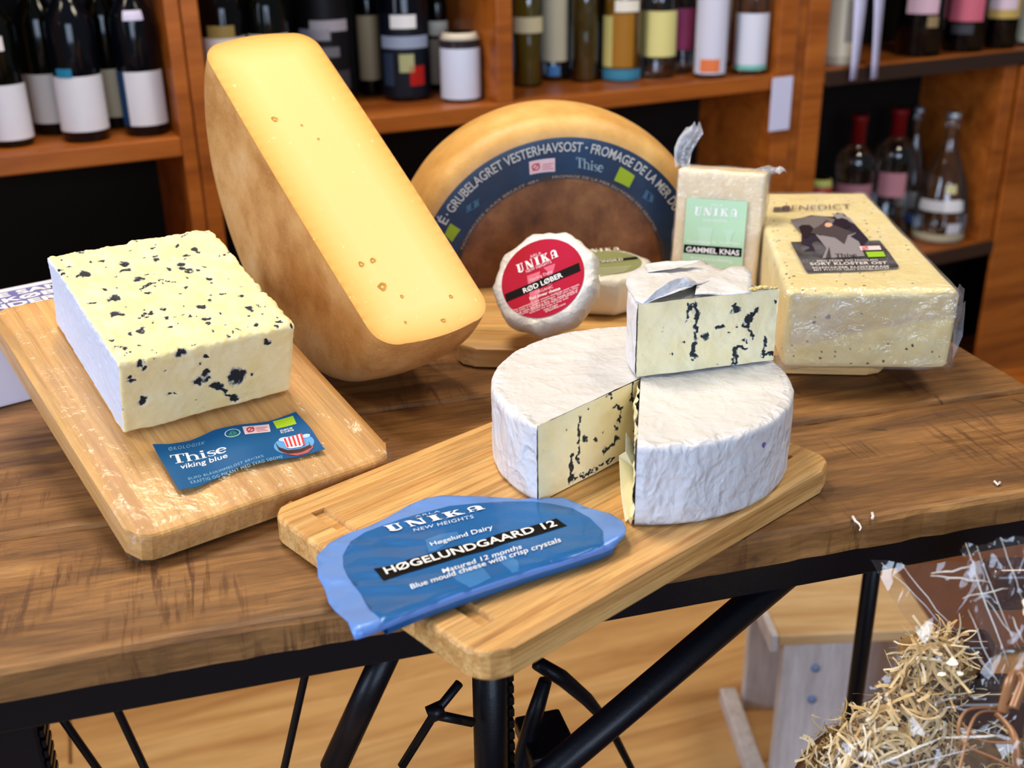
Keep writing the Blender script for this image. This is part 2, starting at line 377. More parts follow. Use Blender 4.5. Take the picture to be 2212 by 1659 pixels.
ob('divider', *box(xE, xE + .045, .001, .2575, ZL + .0005, ZS - .0325, .002), SHELFW, uR); ob('end_panel', *box(xE + .0455, xE + .548, -.010, -.0005, .09, ZS - .04, .002), SHELFW, uR)
tag(ob('price_tag', *box(sx(1661, 220), sx(1704, 220), -.008, -.0052, sz(1683, 280), sz(1683, 166), .0008), plain('tag_paper', sr(214, 216, 244), .6), None, False, SM), 'plain white paper price tag stuck on the orange brown shelf upright', 'price tag')

# ------------------------------------------------------------------ bottles
DG = plain('dark_green_glass', sr(6, 9, 6), .1, 0, .2); BKG = plain('black_glass', sr(5, 5, 7), .1, 0, .2); BLG = plain('dark_blue_glass', sr(6, 10, 18), .1, 0, .2)
CLEAR = glass('clear_glass', (.86, .9, .92, 1)); 
def prof_b(kind, r, h):
    if kind == 'wine': return [(r * .9, 0), (r, .006), (r, h * .62), (r * .93, h * .67), (r * .6, h * .74), (r * .40, h * .79), (r * .38, h * .955), (r * .42, h * .96), (r * .42, h * .99), (r * .38, h)]
    if kind == 'burgundy': return [(r * .9, 0), (r, .006), (r, h * .5), (r * .92, h * .57), (r * .66, h * .67), (r * .42, h * .77), (r * .37, h * .95), (r * .42, h * .955), (r * .42, h * .99), (r * .38, h)]
    if kind == 'spirit': return [(r * .92, 0), (r, .006), (r, h * .66), (r * .94, h * .71), (r * .6, h * .76), (r * .36, h * .79), (r * .34, h * .95), (r * .4, h * .955), (r * .4, h * .99), (r * .34, h)]
    if kind == 'drop': return [(r * .8, 0), (r * .95, .01), (r, h * .12), (r * .98, h * .3), (r * .8, h * .48), (r * .5, h * .64), (r * .27, h * .76), (r * .22, h * .95), (r * .25, h * .96), (r * .22, h)]
    if kind == 'can': return [(r * .9, 0), (r, .006), (r, h * .9), (r * .85, h * .96), (r * .8, h)]
def rad_at(pr, z):
    for (a, b), (c, d) in zip(pr, pr[1:]):
        if b <= z <= d and d > b: return a + (c - a) * (z - b) / (d - b)
    return pr[-1][0]
def band(pr, z0, z1, a0, a1, off=.0006, n=18):
    zs = np.linspace(z0, z1, 5)
    return grid(lambda u, v: ((rad_at(pr, z0 + (z1 - z0) * v) + off) * math.cos(a0 + (a1 - a0) * u), (rad_at(pr, z0 + (z1 - z0) * v) + off) * math.sin(a0 + (a1 - a0) * u), z0 + (z1 - z0) * v), n, 4)
MC = {}
def pc(r, g, b, rough=.5):
    k = (r, g, b, rough)
    if k not in MC: MC[k] = plain('paint_%d_%d_%d' % (r, g, b), sr(r, g, b), rough)
    return MC[k]
def bottle(name, px, py, wpx, kind, h, body, label, lab=None, cap=None, z=ZS, liquid=None, extra=(), group='bottles on the wooden shelves', cat='bottle'):
    P = on_shelf(px, py, z); dep = float((RM.T @ (P - CAM))[2]); r = wpx * dep / FPX / 2
    q = SM.inverted() @ Vector(P); yc = min(max(q.y, r + .006), (.195 if px < 400 else .25) - r)
    bay = next(b for b in ((-9, xL0), (xL1 + .01, xD0 if z == ZS else xR0), (xD1, xR0), (xR2, xE if z < ZS else xE + .5)) if q.x < b[1] + .02 or b[0] == xR2); xc = q.x + (yc - q.y) * math.tan(math.atan2(P[0], P[1]) + SA); xc = min(max(xc, bay[0] + r + .004), bay[1] - r - .004); P = np.array(SM @ Vector((xc, yc, z)))
    ang = math.atan2(-P[1], -P[0]); b = thing(name, frame((P[0], P[1], z), Rz(ang)), label, cat, group); pr = prof_b(kind, r, h)
    g = ob('glass', *lathe(pr), body, b, True)
    if liquid:
        q = [(max(a - .003, .002), c) for a, c in pr if c < h * .66]; q = [(q[0][0], .004)] + q[1:] + [(q[-1][0], h * .68)]; ob('liquid', *lathe(q), liquid, b, True)
    if lab:
        z0, z1, hw, c = lab; l = ob('label', *band(pr, z0, z1, -hw, hw), c, b, True)
        for nm, a0, a1, y0, y1, m in extra: ob(nm, *band(pr, y0, y1, a0, a1, .0012, 8), m, l, True)
    if cap: ob('cap', *lathe([(a + .0012, c) for a, c in pr if c >= h * cap[0]]), cap[1], b, True)
    return b
lw_ = pc(226, 228, 240); cream = pc(222, 212, 186)
bottle('wine_bottle', 30, 312, 88, 'wine', .29, DG, 'dark green wine bottle with wide plain white label and white neck tag', (.012, .098, 1.45, lw_), None, extra=[('neck_tag', -.3, .35, .15, .172, pc(240, 232, 236))])
bottle('wine_bottle', 118, 268, 82, 'wine', .29, DG, 'dark green wine bottle with warm white label set back between two others', (.02, .10, 1.4, pc(214, 204, 196)))
bottle('wine_bottle', 189, 300, 98, 'wine', .29, BLG, 'dark wine bottle with pale blue and white label at the shelf edge', (.018, .105, 1.4, lw_), None, extra=[('blue_stripe', -.9, -.2, .104, .118, pc(40, 130, 170))])
bottle('wine_bottle', 252, 252, 78, 'wine', .29, DG, 'dark wine bottle with beige label at the back of the row', (.02, .10, 1.4, pc(190, 178, 152)))
bottle('wine_bottle', 340, 285, 92, 'wine', .29, BLG, 'dark wine bottle with white label and blue edge strip beside the upright', (.018, .105, 1.3, lw_), (.9, pc(215, 215, 240)), extra=[('edge_strip', -1.29, -.75, .018, .105, pc(24, 60, 100)), ('neck_tag', -.4, .5, .185, .2, pc(214, 210, 240))])
ca, cb_ = lp(SM, 70, 150, 1, .2)[0], lp(SM, 345, 150, 1, .2)[0]
bx = thing('carton', SM @ Matrix.Translation((0, 0, ZS)), 'grey cardboard carton standing behind the wine bottles', 'carton')
ob('carton_body', *box(ca, cb_, .203, .255, 0.0005, .27, .003), pc(92, 92, 100), bx); ob('handle_hole', *box((ca + cb_) / 2 - .03, (ca + cb_) / 2 + .03, .2012, .2026, .2, .225, .0003), pc(30, 30, 34), bx); ob('lid_flap', *box(ca + .002, cb_ - .002, .2008, .2026, .245, .27, .0003), pc(132, 132, 138), bx)
bottle('wine_bottle', 505, 262, 88, 'wine', .3, BKG, 'black wine bottle with gold and white labels behind the cut yellow cheese', (.085, .145, 1.3, pc(232, 226, 220)), None, extra=[('gold_band', -.8, .5, .145, .165, pc(150, 128, 70))])
bottle('wine_bottle', 596, 252, 86, 'wine', .3, DG, 'dark green wine bottle with white label behind the cut yellow cheese', (.085, .145, 1.2, pc(236, 232, 232)))
bottle('liqueur_bottle', 712, 222, 118, 'can', .26, BKG, 'wide black liqueur bottle with grey slanted lettering blocks', (.01, .2, 1.4, pc(10, 10, 14)), None, extra=[('lettering_block', -1.0, .2, .12, .14, pc(150, 148, 160)), ('lettering_block', -.5, .9, .135, .155, pc(170, 166, 176)), ('lettering_block', -.7, .5, .09, .108, pc(110, 110, 118)), ('emblem', -.2, .9, .03, .065, pc(58, 58, 66))])
bottle('slim_bottle', 802, 186, 44, 'spirit', .26, BKG, 'slim dark bottle with tall beige label between two wide black bottles', (.03, .15, 1.3, pc(178, 160, 124)))
bottle('liqueur_bottle', 880, 212, 104, 'can', .25, BLG, 'wide black bottle with pale text band, green dot and red seal', (.01, .16, 1.45, pc(10, 16, 28)), (.83, BKG), extra=[('text_band', -1.1, 1.1, .098, .12, pc(150, 164, 190)), ('green_seal', -.25, .35, .055, .088, pc(170, 174, 128)), ('red_seal', .15, .8, .03, .066, pc(170, 24, 16)), ('white_seal', -.55, .5, .134, .158, pc(238, 238, 238)), ('small_print', -1.0, -.5, .03, .09, pc(44, 58, 80))])
bottle('slim_bottle', 962, 190, 44, 'spirit', .24, BKG, 'slim bottle with tall beige label and white collar', (.012, .098, 1.4, pc(196, 180, 156)), None, extra=[('collar', -1.3, 1.3, .105, .132, pc(226, 218, 198))])
bottle('jar_bottle', 1028, 212, 84, 'can', .125, pc(40, 34, 40, .2), 'short bottle with blue white label and cream lid', (.006, .098, 1.5, pc(212, 222, 246)), (.88, pc(214, 204, 186)))
bottle('slim_bottle', 1024, 160, 48, 'spirit', .27, BKG, 'slim dark bottle with long beige neck wrap behind the short white bottle', (.1, .18, 1.3, pc(208, 186, 166)))
OLIVE = pc(120, 98, 30, .1); GOLD = pc(150, 104, 20, .1)
bottle('spirit_bottle', 1141, 184, 64, 'spirit', .27, CLEAR, 'clear bottle of olive gold spirit with cream top label beside the thin divider', (.105, .135, 1.3, pc(216, 206, 164)), None, liquid=OLIVE)
bottle('spirit_bottle', 1198, 172, 58, 'spirit', .27, CLEAR, 'clear bottle with tall pale cream label and blue dot', (.04, .17, 1.3, pc(206, 198, 170)), None, extra=[('blue_dot', -.5, .4, .012, .032, pc(70, 130, 190))])
bottle('spirit_bottle', 1262, 174, 60, 'spirit', .27, CLEAR, 'clear bottle of brownish olive spirit with no front label', None, None, liquid=pc(110, 84, 34, .1))
bottle('spirit_bottle', 1342, 172, 84, 'spirit', .27, CLEAR, 'clear bottle of golden spirit with yellow side strip and blue foot', (.03, .135, .6, pc(160, 110, 30)), None, liquid=GOLD, extra=[('yellow_strip', -1.2, -.5, .03, .13, pc(206, 196, 120)), ('blue_foot', -1.2, 1.2, .004, .026, pc(60, 130, 160)), ('white_seal', -.4, .9, .138, .16, pc(240, 234, 220))])
bottle('spirit_bottle', 1420, 166, 74, 'spirit', .27, CLEAR, 'clear bottle with rounded pale yellow label', (.045, .135, 1.35, pc(222, 214, 140)))
bottle('spirit_bottle', 1474, 152, 42, 'spirit', .27, CLEAR, 'clear bottle with magenta label', (.045, .13, 1.4, pc(172, 70, 116)))
bottle('spirit_bottle', 1532, 166, 70, 'spirit', .28, CLEAR, 'clear bottle with white label and orange patch at its foot', (.01, .17, 1.2, pc(210, 212, 232)), None, extra=[('orange_patch', -.6, .6, .014, .04, pc(226, 124, 70))])
bottle('spirit_bottle', 1582, 140, 36, 'spirit', .28, CLEAR, 'narrow clear bottle with grey label and orange patch', (.01, .17, 1.2, pc(176, 160, 156)), None, extra=[('orange_patch', -.5, .8, .03, .056, pc(214, 104, 44))])
bottle('spirit_bottle', 1628, 164, 70, 'spirit', .27, CLEAR, 'clear bottle with white, lilac and mint label beside the wide upright', (.015, .125, 1.4, pc(216, 220, 238)), None, extra=[('mint_strip', -1.3, 1.3, .012, .022, pc(120, 190, 180))])
bottle('spirit_bottle', 1812, 152, 84, 'can', .24, pc(206, 200, 176, .3), 'stout cream ceramic bottle with grey printed side', (.02, .15, 1.2, pc(214, 206, 184)), (.9, pc(40, 70, 150)), extra=[('grey_print', .1, 1.1, .05, .14, pc(150, 148, 140))])
bottle('liqueur_bottle', 1980, 128, 100, 'wine', .3, BKG, 'black bottle with pale pink label and small gold seal', (.095, .14, .7, pc(216, 180, 196)), None, extra=[('gold_seal', .25, .75, .066, .09, pc(150, 128, 92))])
bottle('liqueur_bottle', 2076, 118, 92, 'wine', .3, BKG, 'black bottle with slanting pink label and grey print', (.07, .125, .85, pc(206, 104, 124)), None, extra=[('grey_print', -.6, .4, .042, .064, pc(60, 60, 66))])
bottle('liqueur_bottle', 2152, 104, 80, 'wine', .3, BKG, 'dark bottle with gold rimmed pink and white oval label', (.07, .16, 1.2, pc(198, 168, 96)), None, extra=[('label_centre', -.8, .8, .09, .158, pc(224, 200, 214))])
bottle('spirit_bottle', 2218, 112, 56, 'spirit', .28, CLEAR, 'clear bottle with pale green white label at the panel', (.01, .17, 1.3, pc(206, 212, 196)))
RED = pc(120, 10, 14); SILV = plain('silver_capsule', sr(176, 186, 196), .3, .6)
bottle('vodka_bottle', 1828, 535, 80, 'spirit', .33, CLEAR, 'clear vodka bottle with red cap and red label beside the wide upright', (.10, .17, 1.2, pc(172, 120, 130)), (.77, RED), ZL, extra=[('red_print', -1.0, .6, .11, .15, pc(170, 50, 60))])
bottle('vodka_bottle', 1912, 515, 84, 'spirit', .33, CLEAR, 'clear vodka bottle with red cap and small pink label', (.12, .18, .7, pc(190, 130, 140)), (.77, RED), ZL, extra=[('white_print', -1.2, -.7, .05, .12, pc(190, 196, 210))])
bottle('vodka_bottle', 1980, 460, 72, 'drop', .31, CLEAR, 'clear teardrop bottle with silver capsule and blue dot', (.06, .10, .9, pc(176, 178, 184)), (.78, SILV), ZL, extra=[('blue_dot', -.2, .5, .02, .045, pc(40, 90, 170))])
bottle('vodka_bottle', 2078, 512, 112, 'drop', .32, CLEAR, 'wide clear teardrop bottle with silver capsule and three round white seals', (.085, .112, .9, pc(200, 200, 204)), (.78, SILV), ZL, extra=[('round_seal', .1, .75, .085, .115, pc(226, 226, 230)), ('round_seal', .1, .55, .13, .152, pc(206, 200, 150)), ('round_seal', .3, .85, .03, .056, pc(200, 200, 210)), ('cream_foot', -1.2, 1.2, .006, .028, pc(190, 180, 150))])
bottle('small_bottle', 1760, 545, 46, 'can', .185, pc(190, 40, 60, .3), 'small bottle with yellow green top and red band at the upright', (.10, .14, 1.5, pc(200, 40, 70)), (.7, pc(206, 206, 110)), ZL)
bottle('small_bottle', 1562, 560, 70, 'wine', .27, BKG, 'black bottle with white cap in the dark lower shelf', None, (.9, pc(214, 220, 240)), .52)
# white paper strips hanging from the shelf above
for k, (a, b, c) in enumerate((((1858, -40), (1850, 90), (1842, 172)), ((1884, -40), (1886, 90), (1889, 170)))):
    pts = [lp(SM, *q, 1, -.02 - .004 * k) for q in (a, b, c)]; w = .016
    pts[0] = np.array([pts[0][0], pts[0][1], 1.40]); V, F = [], []
    for i in range(13):
        t = i / 12; p = pts[0] * (1 - t) + t * pts[2]
        for s in (-1, 1): V.append((p[0] + s * w * (1.15 - .4 * t), p[1] + .004 * math.sin(6 * t + k + s), p[2]))
    F = [(2 * i, 2 * i + 1, 2 * i + 3, 2 * i + 2) for i in range(12)]
    o = ob('paper_strip', V, F, plain('strip_paper', sr(206, 206, 240), .6), None, True, SM); so = o.modifiers.new('t', 'SOLIDIFY'); so.thickness = .0008
    tag(o, ('white paper strip hanging in front of the cream ceramic bottle', 'white paper strip hanging beside the black pink labelled bottle')[k], 'paper strip', 'hanging paper strips')

# ------------------------------------------------------------------ bicycle console table
TZ = .90; O_ = gp(700, 1325, TZ); TM = frame(O_, Rz(math.radians(-4.5)))
tb = thing('bicycle_table', frame((O_[0], O_[1], 0), Rz(math.radians(-4.5))), 'console table of worn brown planks on a black iron bicycle frame', 'table')
X0, X1, TD, TT = -.85, .70, .56, .026
top = thing('tabletop'); top.parent = tb; top.location = (0, 0, TZ)
cuts = [0, .17, .315, .445, TD]
for k in range(4):
    y0, y1 = cuts[k] + (.0006 if k else 0), cuts[k + 1] - .0006
    nx = 160; rs = np.random.default_rng(k)
    prof = [(y0, -TT), (y0, -.004), (y0 + .0035, -.0008), (y0 + .008, 0)] + [(y0 + .008 + (y1 - y0 - .016) * j / 12, 0) for j in range(1, 12)] + [(y1 - .008, 0), (y1 - .0035, -.0008), (y1, -.004), (y1, -TT)]
    V = np.array([(X0 + (X1 - X0) * i / nx, a, b) for i in range(nx + 1) for a, b in prof]); n = len(prof)
    w = fbm(V * [1, 3, 0], 9, k, 3); V[:, 2] += np.where(V[:, 2] > -.02, w * .0008 - .0008, 0)
    edge = np.exp(-np.minimum(V[:, 1] - y0, y1 - V[:, 1]) / .004); V[:, 1] += np.where(V[:, 1] < (y0 + y1) / 2, 1, -1) * edge * (np.abs(fbm(V * [1, 0, 0], 30, k + 5, 3)) * .0016 if True else 0)
    F = [(i * n + j, (i + 1) * n + j, (i + 1) * n + (j + 1) % n, i * n + (j + 1) % n) for i in range(nx) for j in range(n)]
    F += [tuple(range(n)), tuple(nx * n + j for j in range(n - 1, -1, -1))]
    ob('plank', V, F, MANGO, top, False)
RT = TZ - TT
fr = thing('iron_frame'); fr.parent = tb
for a in ((X0 + .01, X1 - .008, .008, .03, RT - .03, RT - .0005), (X0 + .01, X1 - .008, TD - .03, TD - .008, RT - .03, RT - .0005)): ob('rail', *box(*a, .0015), BLACKM, fr)
for a in ((X0 + .01, X0 + .032, .0305, TD - .0305, RT - .03, RT - .0005), (X1 - .03, X1 - .008, .0305, TD - .0305, RT - .03, RT - .0005)): ob('rail', *box(*a, .0015), BLACKM, fr)
TBM = frame((O_[0], O_[1], 0), Rz(math.radians(-4.5)))
def tp(px, py, y): return lp(TBM, px, py, 1, y)
a, b = tp(1705, 1232, .022), tp(1170, 1685, .022); d = (b - a) / np.linalg.norm(b - a)
ob('frame_tube', *tube([a - d * .012, b, b + d * .30], .0125, 20), BLACKM, tb, True)
bb = b + d * .30
a, b = tp(842, 1395, .024), tp(720, 1659, .024); d = (b - a) / np.linalg.norm(b - a)
ob('fork', *tube([a - d * .02, b], .0105, 18), BLACKM, tb, True)
# wheel spokes running from the rail to the hub
hub = tp(517, 2100, .06); hub = np.array([hub[0], .062, hub[2]])
wh = thing('wheel'); wh.parent = tb; wh.location = tuple(hub)
ob('hub', *tube([(0, -.045, 0), (0, .045, 0)], .018, 16), BLACKM, wh, True)
for q in ((145, 1545), (258, 1522), (655, 1445)):
    e = tp(*q, .062); v = np.array([e[0] - hub[0], -.01, e[2] - hub[2]]); ob('spoke', *tube([v * .03, v, v * 1.06], .0031, 8), BLACKM, wh, True)
for dg in (20, 160, 200, 230, 260, 290, 330): v = np.array([math.cos(math.radians(dg)), 0, math.sin(math.radians(dg))]); ob('spoke', *tube([v * .01, v * .20], .0031, 8), BLACKM, wh, True)
ob('rim', *tube([(.20 * math.cos(math.radians(k)), 0, .20 * math.sin(math.radians(k))) for k in range(160, 381, 5)], .006, 8), BLACKM, wh, True)
ob('fork', *tube([tp(720, 1659, .024), (hub[0], .024, hub[2])], .009, 14), BLACKM, tb, True)
lx = tp(84, 1600, .03)[0]; pst = ob('leg', *box(lx - .045, lx, .03, .06, 0, RT - .0305, .002), BLACKM, tb)
kV, kF = [], []
for k in range(60): z = RT - .05 - k * .009; kV, kF = join((kV, kF), box(lx + .0002, lx + .0035, .033, .057, z, z + .006, .0008, 1))
tag(ob('chain', kV, kF, BLACKM, pst), kind='stuff')
# seat tube, crank and legs
s0, s1 = tp(1060, 1462, .075), tp(1062, 1680, .075)
ob('seat_tube', *tube([(s0[0], .075, RT - .03), s1, (s1[0] + .01, .075, .35)], .0145, 18), BLACKM, tb, True)
cV, cF = [], []
for k in range(20): z = RT - .06 - k * .012; cV, cF = join((cV, cF), box(s0[0] + .013, s0[0] + .0185, .07, .08, z, z + .008, .001, 1))
tag(ob('chain', cV, cF, plain('chain_steel', sr(30, 28, 28), .4, .6), tb), 'black roller chain beside the seat tube', None, None, 'stuff')
ob('brake_arm', *tube([tp(992, 1476, .05), tp(940, 1540, .05), tp(868, 1655, .05)], .0038, 8), BLACKM, tb, True)
ob('brake_block', *tube([tp(925, 1545, .05), tp(958, 1530, .05)], .007, 10), BLACKM, tb, True); ob('brake_strut', *tube([tp(945, 1545, .05), tp(1020, 1560, .06)], .004, 8), BLACKM, tb, True)
gpts = [tp(x, y, .16) for x, y in ((1160, 1432), (1215, 1465), (1265, 1508), (1300, 1548), (1330, 1595), (1366, 1665), (1400, 1760))]
ob('mudguard', *tube(gpts, [.007, .008, .007, .005, .004, .0035, .0035], 8), BLACKM, tb, True)
ob('crank_arm', *tube([tp(1178, 1470, .12), tp(1150, 1560, .12), tp(1130, 1640, .12), tp(1120, 1720, .12)], [.006, .008, .009, .009], 10), BLACKM, tb, True)
pd = tp(1180, 1600, .12); ob('pedal', *box(pd[0] - .022, pd[0] + .022, .09, .15, pd[2] - .009, pd[2] + .009, .003), BLACKM, tb)
ob('seat_tube', *tube([tuple(bb), (s1[0] + .01, .075, .35)], .0125, 14), BLACKM, tb, True)
ly = next(y for y in np.arange(.5, .1, -.01) if tp(1864, 1380, y)[0] < X1 - .022)
for x, y in ((X0 + .03, .5), (tp(1864, 1380, ly)[0], ly)): ob('leg', *tube([(x, y, 0), (x, y, RT - .03)], .0105, 12), BLACKM, tb, True)
ob('rail', *box(X0 + .033, X1 - .031, ly - .012, ly + .012, RT - .03, RT - .0005, .0015), BLACKM, fr)
ob('leg', *tube([(X0 + .03, .04, 0), (X0 + .03, .04, RT - .03)], .011, 12), BLACKM, tb, True)
ob('stand', *tube([(hub[0], .062, hub[2] - .33), (hub[0], .062, .012), (hub[0], .30, .012)], .012, 12), BLACKM, tb, True)
ob('stand', *tube([(s1[0] + .01, .075, .35), (s1[0] + .01, .075, .012), (s1[0] + .01, .3, .012)], .012, 12), BLACKM, tb, True)

# white plastic shreds on the table
for k, (ps, lb) in enumerate(((((1842, 1116), (1848, 1126), (1856, 1132), (1860, 1140), (1857, 1146)), 'curled white plastic shred near the table edge'), (((1884, 1108), (1886, 1116), (1884, 1120)), 'tiny white plastic shred beside the curled one'), (((2148, 1040), (2155, 1047), (2160, 1042)), 'small white crumb in a dark gouge of the table'))):
    tag(ob('plastic_shred', *tube([tuple(gp(*p, TZ + .0012)) for p in ps], [.0012, .0011, .0009, .0007, .0005][:len(ps)] if len(ps) > 3 else .0012, 6), pc(236, 228, 224), None, True), lb, 'scrap', 'white scraps on the table')

# ------------------------------------------------------------------ boards
def board(name, M, w, d, t, n, mat, label, rc, groove=None, along='y'):
    b = thing(name, M, label, 'cutting board'); sw = w / n
    def end(x):
        e = abs(x) - (w / 2 - rc); return d / 2 - (rc - math.sqrt(max(rc * rc - e * e, 0)) if e > 0 else 0)
    for k in range(n):
        x0, x1 = -w / 2 + k * sw + .00004, -w / 2 + (k + 1) * sw - .00004; xs = np.linspace(x0, x1, 4); gv = groove and groove[2] <= k < n - groove[2]
        V, F = [], []; rows = []
        for i, x in enumerate(xs):
            e = end(max(min(x, w / 2 - 1e-5), -w / 2 + 1e-5)); bv = .003
            side = (k == 0 and i == 0) or (k == n - 1 and i == 3); zt = t - (.0025 if side else 0)
            pr = [(-e, .002), (-e, t - bv), (-e + bv * .35, t - bv * .35), (-e + bv, zt)]
            if gv: g0, g1, _, gd = groove; pr += [(-d / 2 + g0, zt), (-d / 2 + g0 + .002, t - gd), (-d / 2 + g1 - .002, t - gd), (-d / 2 + g1, zt), (d / 2 - g1, zt), (d / 2 - g1 + .002, t - gd), (d / 2 - g0 - .002, t - gd), (d / 2 - g0, zt)]
            pr += [(e - bv, zt), (e - bv * .35, t - bv * .35), (e, t - bv), (e, .002), (e - .002, 0), (-e + .002, 0)]
            rows.append([(x, a, z) for a, z in pr])
        m = len(rows[0]); V = [p for r in rows for p in r]
        for i in range(3):
            for j in range(m): F.append((i * m + j, i * m + (j + 1) % m, (i + 1) * m + (j + 1) % m, (i + 1) * m + j))
        F += [tuple(range(m - 1, -1, -1)), tuple(3 * m + j for j in range(m))]
        if along == 'x': V = [(y, -x, z) for x, y, z in V]
        ob('strip', V, F, mat, b)
    return b
FBT = TZ + .0225
FBM = frame((.3006, .716, TZ + .0005), Rz(-1.1873)); board('cutting_board', FBM, .2505, .3777, .022, 18, BAM_F, 'honey bamboo cutting board with end grooves jutting over the table edge', .022, (.022, .034, 2, .0035))
# tilted board under the blue block
LBM = frame((.0805, .7801, TZ + .001), Rz(.2997) @ Rx(.267)); LBC = LBM @ Matrix.Translation((.006, .1646, 0))
lb = board('cutting_board', LBC, .2200, .3292, .025, 11, BAM_L, 'tilted bamboo board in cling film under the crumbly blue cheese block', .018)
V, F, N = dense_block(.2232, .3324, .0275, .0035, .011)
wr = np.maximum(0, fbm(V * [1, .6, 1], 70, 3, 3)) * .0022 + np.abs(fbm(V, 160, 9, 2)) * .0009; flat = (np.abs(V[:, 0]) < .095) & (V[:, 2] > .02); V = V + N * (wr * np.where(flat, .15, 1.0))[:, None]; V[:, 2] -= .0006
V[:, 2] = np.maximum(V[:, 2], .0002)
FILM = film('cling_film', (.98, .98, .98, 1), .010, .05, .3, 70, .17); tag(ob('cling_film', V, F, FILM, lb, True), 'crinkled transparent cling film')
# carton propping the tilted board up
bl = lp(LBM, 45, 650, 2, 0); top_z = .9 + .001 + .3292 * math.sin(.267) - .02
def carton():
    c0 = gp(112, 640, .985); c = gp(0, 600, .985); m = frame((.0, 0, 0), np.eye(3))
    R = Rz(math.radians(17)); A = gp(60, 604, .988); M = frame((A[0], A[1], TZ), R)
    t = thing('carton', M, 'blue and white printed carton propping up the tilted board', 'carton')
    wht = pc(226, 222, 236); blu = pc(112, 112, 172)
    H = .084; yb = .0; yf = -.10
    ob('carton_body', *box(-.16, .10, yf, yb, .0005, H, .002), wht, t)
    ob('printed_band', *box(-.158, .098, yf + .02, yb - .014, H, H + .0004), blu, t)
    for k, s in enumerate(('DE SAM', 'CKØBE', 'NDERV')):
        Vt, Ft = norm2d(text2d(s, .03)); y = yb - .031 - k * .0175
        ob('lettering', [(-.055 + v[0] * .082, y + v[1] * .0135, H + .0007) for v in Vt], Ft, WHITE, t)
    # side panel lettering seen beside the board
    sd = ob('side_print', *box(-.1606, -.1601, yf + .005, yb - .005, .01, H - .01), blu, t)
    return t
ct = carton()
# board under the cheeses at the back
pa, pb = gp(985, 792, TZ), gp(1915, 812, TZ); ba = math.atan2(pb[1] - pa[1], pb[0] - pa[0])
BBW, BBD, BBT = .43, .30, .0215
mid = (pa + pb) / 2; nrm = np.array([-math.sin(ba), math.cos(ba), 0]); ctr = mid + nrm * BBD / 2
BBM = frame((ctr[0], ctr[1], TZ + .0005), Rz(ba)); board('cutting_board', BBM, BBD, BBW, BBT, 16, BAM_B, 'bamboo board under the half cheese wheel and small round cheeses', .02, None, 'x')
BT = TZ + .0225

# ------------------------------------------------------------------ half wheels of yellow cheese
HR, HH, RC = .1912, .1195, .024
def half_profile():
    p = [(-HH / 2, r) for r in np.linspace(0, HR - RC, 14)]
    p += [(-HH / 2 + RC - RC * math.cos(t), HR - RC + RC * math.sin(t)) for t in np.linspace(0, math.pi / 2, 8)[1:]]
    p += [(a, HR + .0035 * (1 - (a / (HH / 2 - RC)) ** 2)) for a in np.linspace(-HH / 2 + RC, HH / 2 - RC, 10)[1:-1]]
    q = [(-a, r) for a, r in p[:21]][::-1]; p += q
    return [(a * (1 + .04 * (1 - (r / HR) ** 2)), r) for a, r in p]
RINDM = NT('tan_rind'); v = RINDM.noise(22, None, 5, .6); c = RINDM.ramp(v, (.3, sr(176, 118, 58)), (.55, sr(208, 156, 92)), (.75, sr(222, 178, 122)))
sp = RINDM.ramp(RINDM.noise(420, None, 3), (.62, 0), (.72, .5)); RINDM.col(RINDM.mix(sp, c, sr(238, 214, 176))); RINDM.set(Roughness=.42); RINDM.bump(RINDM.noise(260, None, 5, .7), .35, .002); RINDM = RINDM.m
RINDB = NT('golden_rind'); v = RINDB.noise(18, None, 5, .6); RINDB.col(RINDB.ramp(v, (.3, sr(200, 144, 70)), (.6, sr(230, 180, 104)), (.8, sr(240, 198, 130)))); RINDB.set(Roughness=.42); RINDB.bump(RINDB.noise(200, None, 5, .7), .3, .002); RINDB = RINDB.m
PASTE = NT('yellow_paste'); at = PASTE.n('Attribute', attribute_name='edge'); c = PASTE.ramp(at.outputs['Fac'], (0, sr(214, 150, 66)), (.10, sr(234, 176, 84)), (.32, sr(244, 196, 112)), (.6, sr(246, 207, 132)))
fl_ = PASTE.ramp(PASTE.noise(110, None, 3), (.66, 0), (.74, .5)); PASTE.col(PASTE.mix(fl_, c, sr(254, 238, 188))); PASTE.set(Roughness=.42); PASTE.bump(PASTE.noise(70, None, 5, .6), .12, .002); PASTE = PASTE.m
def half_mesh(nt=64):
    p = half_profile(); n = len(p); V = []
    for i in range(nt + 1):
        t = math.pi * i / nt; V += [(a, r * math.cos(t), r * math.sin(t)) for a, r in p]
    F = [(i * n + j, i * n + j + 1, (i + 1) * n + j + 1, (i + 1) * n + j) for i in range(nt) for j in range(n - 1)]
    V = np.array(V); V += (fbm(V, 18, 2, 2) * .0010)[:, None] * np.array([1, .5, .5]) * np.clip(V[:, 2:3] / .02, 0, 1) * np.clip((np.hypot(V[:, 1:2], V[:, 2:3]) - HR + RC) / .01, 0, 1); return V, F
def cut_face(zoff=-.0003):
    p = half_profile(); o = [(a, r) for a, r in p] + [(a, -r) for a, r in p[::-1][1:-1]]; V2, F = poly_fill(o, .0045)
    c = np.clip(np.array(V2)[:, 1], -(HR - HH / 2), HR - HH / 2); P = np.array(o); E = []
    for x, y in V2: E.append(float(np.min(np.hypot(P[:, 0] - x, P[:, 1] - y))) / .06)
    return [(x, y, zoff) for x, y in V2], F, E
WR = np.array([[.961, .2454, -.1272], [.2729, -.7693, .5777], [.044, -.5899, -.8063]])
u_, _, v_ = np.linalg.svd(WR); WR = u_ @ v_
WM = frame((.2152, 1.0517, 1.0956 + .0035), WR)
